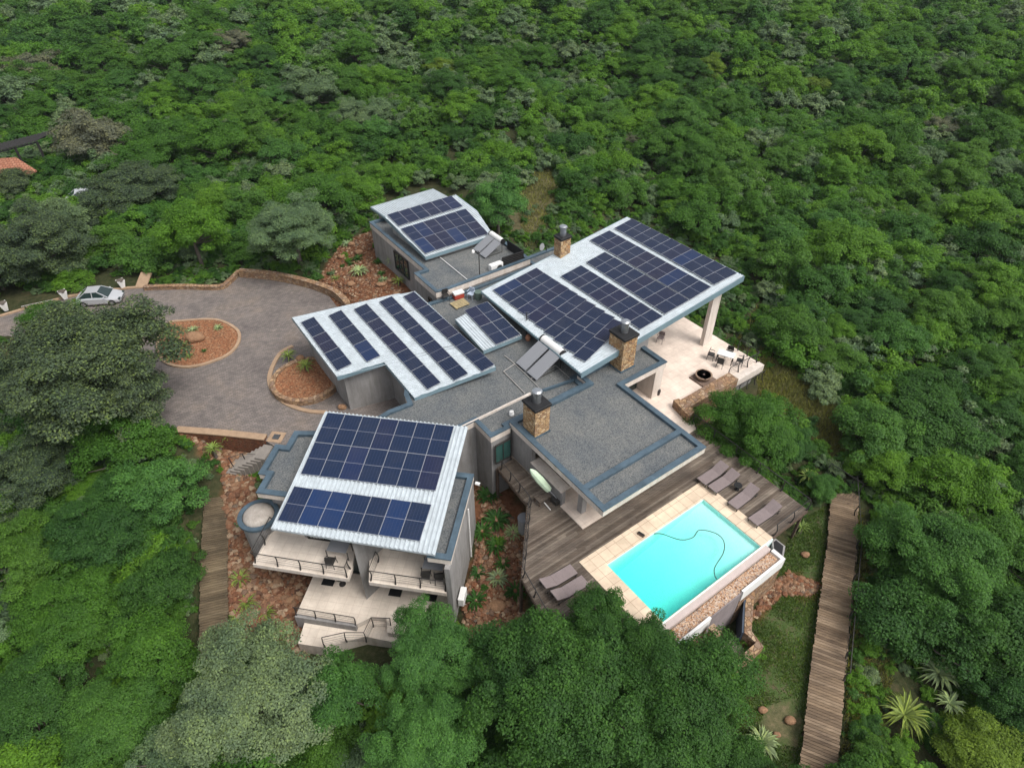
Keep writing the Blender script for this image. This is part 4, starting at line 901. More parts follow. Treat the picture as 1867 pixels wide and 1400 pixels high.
for u, v, l_ in ((13.05, 14.28, 'sun lounger on the left deck end, the one nearer the house'), (13.1, 13.42, 'sun lounger on the left deck end, partly under the leafy tree')):
    o = copy_tree(L0); o.location = M(u, v, .004); o.rotation_euler = (0, 0, R(36 - 3)); o['label'] = l_; o['group'] = 'sun loungers on the left deck end'
# feet point to the pool: mirror the first four
for o in [x for x in bpy.data.objects if x.name.startswith('sun_lounger') and x.get('group', '').startswith('sun loungers in')]: pass
table('small round dark table between the second and third loungers', M(25.75, 12.85, .004), 0, 0, .24, .4, BLACK, BLACK, 'side_table', True)
# folded umbrella, bench, umbrella foot
tu = empty('folded_parasol', M(15.95, 19.5, 0), 'closed pale green parasol leaning beside the counter wall on the deck passage', 'parasol')
a = G((14, 985, 1000), 1.0); c = G((14, 760, 750), 2.55); d = (c - a)
b = MB(); b.tube([a - d * .05, a + d * .02, a + d * .12, a + d * .5, a + d * .85, a + d, a + d * 1.06], [.05, .2, .22, .25, .2, .1, .02], mottled('pale_green_canvas', (.5, .62, .46), .1, 3), 9); b.build('canopy', tu, smooth=False)
b = MB(); b.tube([a - d * .45, a + d * .02], .03, ALU, 8); b.build('pole', tu)
q = a - d * .45; b = MB(); b.box((q.x, q.y, .004), (.5, .5, max(.06, q.z)), DARK, 36); b.build('base', tu)
tb = empty('slatted_bench', G((14, 905, 1080), .0), 'small slatted timber bench at the foot of the closed parasol', 'bench')
q = G((14, 905, 1085), .42); b = MB()
for i in range(6): b.bar(q + M(-.42, -.25 + i * .1), q + M(.42, -.25 + i * .1), .07, .03, BOARDS)
b.build('seat', tb)
for sx in (-.38, .38):
    for sy in (-.22, .22): p = q + M(sx, sy); b = MB(); b.box((p.x, p.y, .003), (.05, .05, .4), WOODDK, 36); b.build('leg', tb)
b = MB(); b.tube([G((14, 925, 1160), .03), G((14, 1005, 1255), .03)], .035, WHITE, 6); o = b.build('white_pole'); tag(o, 'thin white pole lying on the deck in front of the slatted bench', 'pole')
tn = empty('patio_table', K(-12.6, 19.75, -.697), 'bare glass table with dark legs on the left balcony', 'table')
def glass_table(t, c):
    b = MB(); b.box((c.x, c.y, c.z + .7), (1.1, .7, .03), COLLECT, -9); b.build('tabletop', t)
    for sx in (-.6, .6):
        for sy in (-.32, .32): b = MB(); p = c + K(sx, sy); b.box((p.x, p.y, c.z), (.04, .04, .7), DARK, -9); b.build('leg', t)
glass_table(tn, K(-12.7, 19.75, -.697))
tn = empty('patio_table', K(-7.3, 19.5, -.697), 'bare glass table with dark legs on the right balcony', 'table'); glass_table(tn, K(-7.3, 19.5, -.697))
for k_, (u, v, l_) in enumerate(((-12.9, 19.0, 'dark chair at the glass table on the left balcony'), (-7.6, 18.95, 'left dark chair at the glass table on the right balcony'), (-6.9, 18.95, 'right dark chair at the glass table on the right balcony'))):
    chair(l_, K(u, v, -.697), R(-9 + 8 * k_), DARK)
qt = G((8, 1010, 262), -3.597); tn = empty('patio_table', qt, 'small metal table under the edge of the left balcony', 'table'); b = MB(); b.lathe(qt, [(.2, 0), (.03, .04), (.03, .66), (.3, .67), (.3, .7), (.001, .7)], DARK, 18); b.build('tabletop', tn)
# ------------------------------------------------------------------ chimneys
def chimney(t, u, v, zb, zt, wu, wv, label, fl=.85):
    b = MB(); c = M(u, v); b.box((c.x, c.y, zb), (wu, wv, zt - zb), STONE, 36); q = tag(b.build('chimney', t), label); q['_o'] = t['_o']
    b = MB(); b.box((c.x, c.y, zb - .02), (wu + .14, wv + .14, .12), CAP, 36); b.build('flashing', q)
    b = MB(); b.box((c.x, c.y, zt), (wu + .16, wv + .16, .16), BLACK, 36, bev=.03); b.build('cap_slab', q)
    b = MB(); b.lathe((c.x, c.y, zt + .16), [(.24, 0), (.24, fl * .7), (.2, fl * .7), (.2, fl * .78), (.3, fl * .8), (.3, fl * .93), (.2, fl), (.001, fl + .02)], STEEL, 20); b.build('flue', q)
chimney(tLiving, 17.45, 21.62, 2.8, 4.85, 1.05, 1.15, 'ochre stone chimney with steel flue on the left corner of the living wing roof')
chimney(tLiving, 25.65, 23.2, 2.8, 5.3, 1.15, 1.35, 'tall ochre stone chimney with steel flue at the edge of the great solar roof')
cD = zD(31.6, 35.6)
chimney(tHouse, 29.6, 34.2, 4.3, 6.1, .95, .8, 'small ochre stone chimney rising through the back of the great solar roof', .8)

# ------------------------------------------------------------------ roof equipment
def heater(c, az, label, two=True):
    """solar water heater: two flat collectors on a frame with a white tank on top; az = direction the collectors face downhill"""
    t = proto('solar_water_heater', label, 'water heater'); A = Matrix.Rotation(R(28), 3, 'X')
    for s_ in (-1, 1):
        b = MB(); b.box((s_ * .6, 0, 0), (1.0, 2.1, .08), ALU); b.v = [A @ v + Vector((0, 0, .62)) for v in b.v]; cf = b.build('collector', t)
        b = MB(); b.box((s_ * .6, 0, .082), (.92, 2.02, .012), COLLECT); b.v = [A @ v + Vector((0, 0, .62)) for v in b.v]; b.build('glass', cf)
    b = MB(); b.tube([(-1.0, 1.22, 1.25), (1.0, 1.22, 1.25)], .27, WHITE, 18); b.build('tank', t, smooth=False)
    for s_ in (-1, 1): b = MB(); b.tube([(s_ * 1.0, 1.22, 1.25), (s_ * 1.12, 1.22, 1.25)], .275, BLACK, 18); b.build('tank_cap', t)
    b = MB()
    for s_ in (-1, 1):
        b.bar((s_ * .9, 1.2, 0), (s_ * .9, 1.2, 1.0), .04, .04, DARK); b.bar((s_ * .9, -.95, 0), (s_ * .9, -.95, .2), .04, .04, DARK); b.bar((s_ * .9, -.95, .05), (s_ * .9, 1.2, .05), .04, .04, DARK)
    b.build('stand', t); t.location = c; t.rotation_euler = (0, 0, R(az)); return t
heater(M(21.2, 26.3, 2.58), 36 - 90, 'solar water heater with white tank beside the corner of the great roof')
heater(M(26.6, 40.1, 3.15), 36 - 90, 'solar water heater with white tank on the far wing gravel roof').scale = (.82,) * 3
def pipe(pts, r_, label, m=GREYPIPE): b = MB(); b.tube([Vector(p) for p in pts], r_, m, 6); tag(b.build('roof_pipe'), label, 'pipe')
pp = lambda n, x, y, z=2.64: G((n, x, y), z)
pipe([pp(13, 815, 980), pp(13, 925, 1070), pp(13, 805, 1150), pp(13, 1030, 1380)], .035, 'grey conduit bent round the lower side of the nearer water heater')
pipe([pp(13, 925, 1070), pp(13, 1240, 1375)], .025, 'thin straight grey conduit running from the nearer water heater towards the chimney')
pipe([pp(13, 1100, 1225), pp(13, 1360, 1085), pp(13, 1520, 1230)], .025, 'thin grey conduit running from the nearer water heater to the great roof corner')
pipe([pp(9, 880, 800, 3.22), pp(9, 1210, 1070, 3.22)], .03, 'straight pale conduit across the far wing gravel roof', WHITE)
mb = MB(); c = [pp(13, 1150, 1390, 2.62), pp(13, 1550, 1255, 2.62)]; mb.bar(c[0] + Vector((0, 0, .1)), c[1] + Vector((0, 0, .1)), .12, .2, CAP); tag(mb.build('roof_upstand'), 'low dark upstand on the gravel roof behind the living wing parapet', 'upstand')
# masts and aerials
def mast(p, h, label, top=None):
    t = empty('mast', tuple(p), label, 'mast'); b = MB(); b.tube([p, p + Vector((0, 0, h))], .035, DARK, 6); b.build('pole', t)
    if top == 'dish':
        b = MB(); b.lathe(p + Vector((-.25, 0, h - .1)), [(.02, 0), (.2, .06), (.32, .16)], WHITE, 14, Vector((-.8, -.4, .4)).normalized()); b.build('dish', t)
    if top == 'lamp':
        b = MB(); b.lathe(p + Vector((-.3, 0, h - .05)), [(.05, 0), (.16, .1), (.16, .22), (.001, .23)], WHITE, 12, Vector((-.9, 0, .1)).normalized()); b.bar(p + Vector((-.3, 0, h)), p + Vector((0, 0, h)), .04, .04, DARK); b.build('floodlight', t)
    if top == 'yagi':
        b = MB(); q = p + Vector((0, 0, h))
        for i in range(4): b.bar(q + Vector((-.18, 0, -.12 * i)), q + Vector((.18, 0, -.12 * i)), .012, .012, STEEL)
        b.build('aerial', t)
    return t
mast(G((9, 1335, 1010), 3.2), 2.1, 'dark mast with white floodlight at the edge of the far wing roof', 'lamp')
mast(G((13, 1048, 760), 2.62), 1.9, 'thin mast with small aerial beside the nearer water heater', 'yagi')
mast(G((3, 548, 245), 2.62), .5, 'low white dish on the parapet left of the small chimney', 'dish')
b = MB(); q = G((13, 1065, 815), 2.6); b.lathe(q, [(.16, 0), (.2, .2), (.12, .4), (.001, .44)], mottled('terracotta', (.42, .2, .12), .15, 4), 12); tag(b.build('pot'), 'small orange pot beside the mast on the gravel roof', 'pot')
# equipment at the edge of the far wing
te = empty('air_conditioner', G((9, 1520, 960), 2.7), 'white boxed air conditioner on the edge of the far wing roof', 'air conditioner'); q = G((9, 1520, 965), 2.9)
b = MB(); b.box(q, (1.15, .45, .75), WHITE, 36, bev=.03); b.build('casing', te); f = Frame(36)
b = MB(); b.lathe(q + f(.2, -.23, .37), [(.26, 0), (.26, .02), (.001, .021)], DARK, 16, (f(0, -1))); b.build('fan_grille', te)
te = empty('equipment_screen', G((9, 1700, 960), 2.7), 'black louvred screen at the right end of the far wing roof', 'screen')
q0, q1, q2 = G((9, 1590, 960), 2.75), G((9, 1830, 880), 2.75), G((9, 1650, 650), 3.3)
b = MB(); b.bar(q0 + Vector((0, 0, .6)), q1 + Vector((0, 0, .6)), .06, 1.2, BLACK); d = (q1 - q0)
for i in range(8): b.bar(q0 + Vector((0, -.05, .1 + i * .15)), q1 + Vector((0, -.05, .1 + i * .15)), .05, .03, DARK)
e_ = M.inv(q1); b.bar(q1 + Vector((0, 0, .6)), M(e_[0], e_[1] + 2.2, 2.75 + .6), .06, 1.2, BLACK); b.build('louvres', te)
# clutter on the roof between far wing and small roof
q = G((9, 1095, 1260), 2.62); tc2 = empty('cool_box', q, 'white box with red side standing on the gravel roof by the far wing', 'box')
b = MB(); b.box(q, (.8, .45, .4), mottled('red_plastic', (.38, .06, .04), .1, 3), 30, bev=.03); b.build('body', tc2); b = MB(); b.box(q + Vector((0, 0, .4)), (.84, .5, .14), WHITE, 30, bev=.03); b.build('lid', tc2)
q = G((9, 1110, 1340), 2.62); b = MB()
for i in range(6): b.bar(q + f(-.6 + .0 * i, -.4 + .16 * i, .1), q + f(.6, -.4 + .16 * i, .1), .1, .03, mottled('new_timber', (.4, .32, .18), .2, 4) if i == 0 else bpy.data.materials['new_timber'])
for i in (-.5, .5): b.bar(q + f(i, -.45, .05), q + f(i, .45, .05), .08, .08, bpy.data.materials['new_timber'])
tag(b.build('pallet'), 'pale timber pallet lying in front of the red and white box', 'pallet')
chair('small dark chair left of the red and white box on the roof', G((9, 955, 1290), 2.6), R(200), DARK)
chair('white and blue chair right of the red and white box on the roof', G((9, 1240, 1270), 2.6), R(150), mottled('pale_blue_plastic', (.4, .46, .55), .1, 3))
b = MB(); q = G((9, 1320, 1270), 2.6); b.lathe(q, [(.28, 0), (.3, .6), (.001, .62)], mottled('green_bin', (.1, .14, .12), .1, 3), 14); tag(b.build('drum'), 'dull green drum on the roof at the corner of the great roof', 'drum')
for n_, x, y, l_ in ((4, 305, 575, 'small white vent cap on the gravel near the living wing chimney'),):
    b = MB(); q = G((n_, x, y), 2.6); b.lathe(q, [(.16, 0), (.16, .1), (.08, .12), (.08, .25), (.14, .27), (.001, .32)], WHITE, 14); tag(b.build('roof_vent'), l_, 'roof vent')
# lamps / alarm horn on the guest wing corner, ac unit on its side wall
q = G((1, 1308, 505), 1.75); tq = empty('siren', q, 'round white siren box on the back corner of the guest wing parapet', 'siren'); b = MB(); b.tube([q + Vector((0, 0, 0)), q + Vector((.25, -.1, 0))], .1, WHITE, 12); b.build('casing', tq); b = MB(); b.tube([q + Vector((.25, -.1, 0)), q + Vector((.28, -.11, 0))], .07, DARK, 12); b.build('mouth', tq)
q = K(-5.82, 19.3, -2.7); tq = empty('air_conditioner', q, 'white air conditioner unit bracketed to the right wall of the guest wing', 'air conditioner'); b = MB(); b.box(q, (.34, .85, .6), WHITE, -9, bev=.03); b.build('casing', tq)
b = MB()
for s_ in (-.3, .3): p = q + K(0, s_); b.bar(p + Vector((-.25, 0, -.03)), p + Vector((.25, 0, -.03)), .04, .04, STEEL)
b.build('bracket', tq)
b = MB(); b.tube([K(-5.96, 22.3, 1.4), K(-5.96, 22.3, -3.)], .04, WHITE, 8); tag(b.build('downpipe'), 'white downpipe on the right wall of the guest wing', 'downpipe')
q = G((17, 555, 520), -2.75); tq = empty('bin', q, 'grey cylindrical bin against the left edge of the deck', 'bin'); b = MB(); b.lathe(q, [(.34, 0), (.38, 1.25)], mottled('grey_bin', (.3, .31, .32), .1, 2), 18); b.build('body', tq); b = MB(); b.lathe(q + Vector((0, 0, 1.25)), [(.4, 0), (.36, .08), (.001, .1)], mottled('grey_lid', (.22, .23, .25), .1, 2), 18); b.build('lid', tq)

# ------------------------------------------------------------------ cars
def make_car(label, paint, L_=4.0, W_=1.72):
    t = proto('parked_car', label, 'car'); b = MB(); h = L_ / 2
    # cross sections along x: (x, half width, sill z, belt z)
    S_ = [(-h, .62, .42, .62), (-h + .12, .78, .26, .82), (-h + .7, .86, .2, .93), (-.7, .87, .18, .95), (.5, .87, .18, .93), (h - .75, .85, .2, .82), (h - .2, .76, .24, .68), (h, .6, .36, .56)]
    rings = []
    for x, hw, z0, z1 in S_:
        rings.append([(x, -hw * .9, z0), (x, -hw, z0 + .14), (x, -hw, z1 - .16), (x, -hw * .9, z1 - .02), (x, -hw * .5, z1 + .02), (x, hw * .5, z1 + .02), (x, hw * .9, z1 - .02), (x, hw, z1 - .16), (x, hw, z0 + .14), (x, hw * .9, z0)])
    k = b.mat(paint)
    for r_ in rings: b.v += [Vector(p) for p in r_]
    for i in range(len(rings) - 1):
        for j in range(10): q = (j + 1) % 10; b.f.append([i * 10 + j, (i + 1) * 10 + j, (i + 1) * 10 + q, i * 10 + q]); b.m.append(k)
    b.f.append(list(range(10))); b.f.append([70 + j for j in range(10)][::-1]); b.m += [k, k]
    b.build('body', t, smooth=False)
    b = MB(); cab = [(-1.55, .62, .93), (-1.0, .58, 1.36), (.15, .58, 1.4), (.95, .66, .9)]   # greenhouse
    lo = [(-1.6, .78, .93), (1.02, .8, .9)]
    A = [Vector((-1.62, -.78, .92)), Vector((1.05, -.8, .88)), Vector((1.05, .8, .88)), Vector((-1.62, .78, .92))]; T = [Vector((-.95, -.58, 1.36)), Vector((.2, -.6, 1.38)), Vector((.2, .6, 1.38)), Vector((-.95, .58, 1.36))]
    for i in range(4): j = (i + 1) % 4; b.face([A[i], A[j], T[j], T[i]], GLASS)
    b.build('window', t)
    b = MB(); up = Vector((0, 0, .03)); b.face([p + up for p in T], paint)
    for i in range(4): j = (i + 1) % 4; b.face([T[i] - Vector((0, 0, .015)), T[j] - Vector((0, 0, .015)), T[j] + up, T[i] + up], paint); b.bar(A[i], T[i], .07, .06, paint)
    b.bar((-.3, -.8, .93), (-.3, -.6, 1.38), .06, .03, paint); b.bar((-.3, .8, .93), (-.3, .6, 1.38), .06, .03, paint); b.build('roof', t)
    for sx in (-h + .72, h - .78):
        for sy in (-1, 1):
            b = MB(); b.tube([(sx, sy * .7, .31), (sx, sy * .88, .31)], .31, BLACK, 18); w_ = b.build('wheel', t); b = MB(); b.tube([(sx, sy * .88, .31), (sx, sy * .895, .31)], .19, STEEL, 14); b.build('rim', w_)
    for sy in (-1, 1):
        b = MB(); b.box((h - .12, sy * .56, .54), (.22, .3, .12), GLASS, bev=.02); b.build('headlight', t)
        b = MB(); b.box((-h + .08, sy * .58, .66), (.1, .28, .13), mottled('tail_lamp', (.35, .01, .01), .1, 3) if sy < 0 else bpy.data.materials['tail_lamp'], bev=.02); b.build('taillight', t)
        b = MB(); b.box((.75, sy * .93, .92), (.14, .16, .1), paint, bev=.02); b.build('mirror', t)
    return t
SILVER = NM('silver_paint', .3, .5, .35).col((.52, .53, .55)).m; SILVER.node_tree.nodes['Principled BSDF'].inputs['Coat Weight'].default_value = .5
car = make_car('silver saloon car parked by the kerb of the driveway, nose to the right', SILVER)
ca, cb = G((142, 546), ZD + .4), G((224, 540), ZD + .4); dcar = (cb - ca); ccar = (ca + cb) / 2; car.location = (ccar.x, ccar.y, ZD + .002); car.rotation_euler = (0, 0, math.atan2(dcar.y, dcar.x)); s_ = dcar.length / 4.0; car.scale = (s_,) * 3
car2 = copy_tree(car, label='pale car mostly hidden under grey trees by the neighbouring roof'); q = GG((168, 372)); car2.location = q; car2.rotation_euler = (0, 0, R(24)); car2.scale = (1.15,) * 3
# neighbour: terracotta roof with dark pergola
tn = empty('neighbour_house', GG((40, 330)), 'neighbouring house with terracotta tiled roof at the left edge of the photo', 'house')
TER = NM('terracotta_tiles', .8, .2); co = TER.wco(-20); bk = TER.n('TexBrick'); TER.L.new(co, bk.inputs['Vector']); bk.inputs['Scale'].default_value = 1; bk.inputs['Brick Width'].default_value = .34; bk.inputs['Row Height'].default_value = .42; bk.inputs['Mortar Size'].default_value = .03
bk.inputs['Color1'].default_value = (.27, .11, .065, 1); bk.inputs['Color2'].default_value = (.33, .16, .1, 1); bk.inputs['Mortar'].default_value = (.14, .05, .03, 1); TER.col(bk.outputs[0]); TER = TER.m
q = [G((19, x, y), z) for x, y, z in ((-400, 520, .7), (-300, 330, 1.6), (60, 375, 1.6), (350, 520, .7), (170, 610, .4))]
b = MB(); q2 = [G((19, x, y), z) for x, y, z in ((-420, 430, 1.4), (150, 400, 1.7), (345, 522, .9), (165, 608, .7), (-380, 700, .5))]; b.face(q2, TER); b.face([p - Vector((0, 0, .15)) for p in q2][::-1], TER)
for i in range(5): j = (i + 1) % 5; b.face([q2[i] - Vector((0, 0, .15)), q2[j] - Vector((0, 0, .15)), q2[j], q2[i]], TER)
b.build('tiled_roof', tn)
b = MB(); b.prism(inset([p.to_2d() for p in q2], .8), -2.4, .6, CREAM); b.build('wall', tn)
tp = empty('pergola', GG((60, 270)), 'dark beamed pergola behind the terracotta roof', 'pergola'); b = MB()
qa, qb = G((19, -200, 400), 2.), G((19, 360, 255), 2.)
for k_ in range(3): b.bar(qa + Vector((0, k_ * 1.6, 0)), qb + Vector((0, k_ * 1.6, 0)), .1, .14, BLACK)
for i in range(16): p = qa.lerp(qb, i / 15); b.bar(p + Vector((-.2, -.4, .15)), p + Vector((.3, 3.8, .15)), .08, .08, DARK)
b.build('beams', tp)
for s_ in (.2, .6, .98): p = qa.lerp(qb, s_); b = MB(); b.box((p.x, p.y, ground(p.x, p.y) - .2), (.2, .2, 2.2 - ground(p.x, p.y)), DARK); b.build('post', tp)
# paved patch under the grey trees and the pale drive wall
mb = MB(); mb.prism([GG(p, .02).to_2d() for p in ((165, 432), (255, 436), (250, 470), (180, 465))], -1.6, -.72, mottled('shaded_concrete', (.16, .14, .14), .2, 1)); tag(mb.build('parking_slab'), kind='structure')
# white tapered planters by the car
for x, y, l_ in ((11, 0, 0),) and ((1165, 215, 'white tapered planter at the nose of the silver car'), (620, 320, 'white tapered planter behind the tail of the silver car'), (60, 430, 'white tapered planter at the far left end of the kerb')):
    q = G((11, x, y + 15), ZD + .05); t = empty('planter', q, l_, 'planter'); b = MB(); b.tube([q, q + Vector((0, 0, .75))], [.2, .42], WHITE, 4); b.build('tub', t)
    b = MB(); b.tube([q + Vector((0, 0, .7)), q + Vector((0, 0, .76))], [.34, .34], BARK, 8); b.build('soil', t)
b = MB(); a, c = G((11, 200, 410), ZD + .4), G((11, 500, 345), ZD + .4); b.bar(a, c, .06, .06, GREYPIPE)
tr_ = empty('barrier', a, 'low grey rail beside the kerb left of the silver car', 'barrier'); b.build('rail', tr_)
for s_ in (.1, .5, .9): p = a.lerp(c, s_); b = MB(); b.box((p.x, p.y, ZD - .2), (.07, .07, .62), DARK); b.build('post', tr_)
b = MB(); a, c = G((11, 1385, 90), -.3), G((11, 1330, 230), ZD + .02); b.bar(a, c, 1.0, .1, KERB); tag(b.build('path_ramp'), kind='structure')

# ------------------------------------------------------------------ vegetation
rs = np.random.RandomState(11)
def unit(v): return v / (np.linalg.norm(v, axis=1, keepdims=True) + 1e-9)
def leaf_mesh(name, C, N, S, mat, asp=.62, droop=0.):
    """one small rhombic leaf per row of C"""
    n = len(C); N = unit(N); T = unit(np.cross(N, rs.normal(size=(n, 3)))); B = np.cross(N, T); S = S.reshape(-1, 1)
    fold = N * S * .18
    V = np.stack([C - T * S, C - B * S * asp + fold, C + T * S, C + B * S * asp + fold], 1).reshape(-1, 3)
    return raw_mesh(name, V, 4, mat)
def raw_mesh(name, V, k, mat):
    me = bpy.data.meshes.new(name); n = len(V) // k; me.vertices.add(len(V)); me.vertices.foreach_set('co', V.astype(np.float32).ravel())
    me.loops.add(len(V)); me.loops.foreach_set('vertex_index', np.arange(len(V), dtype=np.int32)); me.polygons.add(n)
    me.polygons.foreach_set('loop_start', np.arange(n, dtype=np.int32) * k); me.polygons.foreach_set('loop_total', np.full(n, k, dtype=np.int32))
    me.materials.append(mat); me.update(calc_edges=True); return me
def crown(name, nclump, nleaf, ls, mat, hr=.62, base=.42, seed=0, shell=.5, flat=.75, holes=.0, cr=(.2, .36)):
    """unit-radius crown, sitting from z=base*... up; returns mesh and clump centres"""
    global rs; rs = np.random.RandomState(seed)
    d = unit(rs.normal(size=(nclump, 3))); d[:, 2] = np.where(d[:, 2] < -.35, -d[:, 2], d[:, 2]); r_ = rs.uniform(.25, .82, nclump) ** .6
    lob = 1 + .22 * np.sin(np.arctan2(d[:, 1], d[:, 0]) * rs.randint(2, 5) + rs.uniform(0, 6)) + rs.uniform(-.14, .14, nclump)
    cc = d * (r_ * lob).reshape(-1, 1); cc[:, 2] *= hr; cc[:, 2] += base + hr * .3; rad = rs.uniform(cr[0], cr[1], nclump)
    cid = rs.choice(nclump, nleaf, p=rad ** 2 / (rad ** 2).sum()); ld = unit(rs.normal(size=(nleaf, 3))); ld[:, 2] = np.where(ld[:, 2] < -.2, -ld[:, 2] * .6, ld[:, 2])
    rr = rad[cid] * (shell + (1 - shell) * rs.uniform(0, 1, nleaf) ** .5) * (1 + rs.normal(size=nleaf) * .09); P = cc[cid] + ld * rr.reshape(-1, 1) * np.array([1, 1, flat])
    N = ld * .7 + unit(cc[cid] - np.array([0, 0, base])) * .35 + rs.normal(size=(nleaf, 3)) * .5 + np.array([0, 0, .7])
    S = ls * rs.uniform(.55, 1.35, nleaf); return leaf_mesh(name, P, N, S, mat), cc
def trunk_mesh(name, cc, base, seed, thick=.045):
    rr = random.Random(seed); b = MB(); top = Vector((rr.uniform(-.06, .06), rr.uniform(-.06, .06), base * .75)); b.tube([(0, 0, -.12), top * .5, top], [thick * 1.3, thick, thick * .8], BARK, 7)
    idx = list(range(len(cc))); rr.shuffle(idx)
    for i in idx[:16]:
        c = Vector(cc[i]); m_ = top.lerp(c, .5) + Vector((rr.uniform(-.06, .06), rr.uniform(-.06, .06), -.04)); b.tube([top, m_, c], [thick * .6, thick * .35, thick * .12], BARK, 5, False)
    me = bpy.data.meshes.new(name); me.from_pydata([tuple(v) for v in b.v], [], b.f); me.materials.append(BARK); me.update(); return me
MATS = {'bright': F_BRIGHT, 'mid': F_MID, 'grey': F_GREY, 'dark': F_DARK, 'bare': F_BARE, 'yellow': F_YEL}
FAR, NEAR, BIG, TWIG = [], [], [], []
for i in range(6):
    m_, cc = crown('small_crown', 70, 13000, .031, F_MID, hr=(.85, 1.05, .7, .95, .8, 1.15)[i], base=.12, seed=20 + i, cr=(.13, .3), flat=.9); FAR.append((m_, trunk_mesh('small_trunk', cc, .4, i)))
for i in range(4):
    m_, cc = crown('crown', 95, 32000, .0225, F_MID, hr=(.75, .9, .7, .85)[i], base=.3, seed=40 + i, cr=(.12, .27)); NEAR.append((m_, trunk_mesh('trunk', cc, .45, 10 + i)))
for i in range(4):
    m_, cc = crown('wide_crown', 200, 80000, .0145, F_MID, hr=(.68, .78, .62, .72)[i], base=.3, seed=60 + i, cr=(.08, .2)); BIG.append((m_, trunk_mesh('wide_trunk', cc, .4, 20 + i, .035)))
for i in range(3):
    m_, cc = crown('airy_crown', 70, 15000, .022, F_GREY, hr=.6, base=.4, seed=80 + i, shell=.2, cr=(.1, .24))
    # fine twigs among the leaves
    tt_ = trunk_mesh('branching_trunk', cc, .4, 30 + i, .035); TWIG.append((m_, tt_))
def plant_tree(p, r_, kind, label, group=None, arch=None, hs=1., name='tree', seed=0, cat='tree', sink=0.):
    rr = random.Random(seed + int(p[0] * 31) + int(p[1] * 17)); A = arch[rr.randrange(len(arch))]
    t = bpy.data.objects.new(name, None); col.objects.link(t); t.location = (p[0], p[1], p[2] - sink); t.rotation_euler = (0, 0, rr.uniform(0, 6.28)); t.scale = (r_ * rr.uniform(.93, 1.07), r_ * rr.uniform(.93, 1.07), r_ * hs)
    tag(t, label, cat, group)
    o = bpy.data.objects.new('crown', A[0]); col.objects.link(o); o.parent = t; o.material_slots[0].link = 'OBJECT'; o.material_slots[0].material = MATS[kind]
    q = bpy.data.objects.new('trunk', A[1]); col.objects.link(q); q.parent = t; return t
ZC = {(245, 735): 1.4, (455, 1275): -1.2, (908, 380): 3.0, (1050, 1245): .6, (1230, 1270): .2, (950, 1210): .0, (785, 1195): -.9, (775, 1345): -.6, (455, 1275): -1.2, (622, 1265): -1.6, (1168, 1178): .9, (535, 425): 2.6, (172, 668): 2.8, (350, 430): 2.2, (1090, 1120): 1.2, (1368, 785): .3}
def tree_px(px, py, rpx, kind, label, arch, hs=1., name='tree'):
    """crown centre at image position, crown radius in image px; a taller tree where the crown is known to stand above the deck or road"""
    zc = ZC.get((px, py)); z = 1. if zc is None else zc
    for _ in range(8):
        q = G((px, py), z); dep = q.y * CT - (z - CAM_H) * ST; r_ = rpx * dep / 1200; g_ = ground(q.x, q.y)
        if zc is None: z = g_ + r_ * hs * .52
    t = plant_tree((q.x, q.y, g_), r_, kind, label, None, arch, hs, name); L_ = (z - g_) / (r_ * hs) - .52
    if zc is not None and L_ > 0:
        t.location.z = g_ + L_ * r_ * hs; b = MB(); b.tube([(0, 0, -L_ - .1), (.01, 0, -.05)], [.06, .045], BARK, 8); t['_o'] = (0, 0, 0); b.build('lower_trunk', t)
    return t
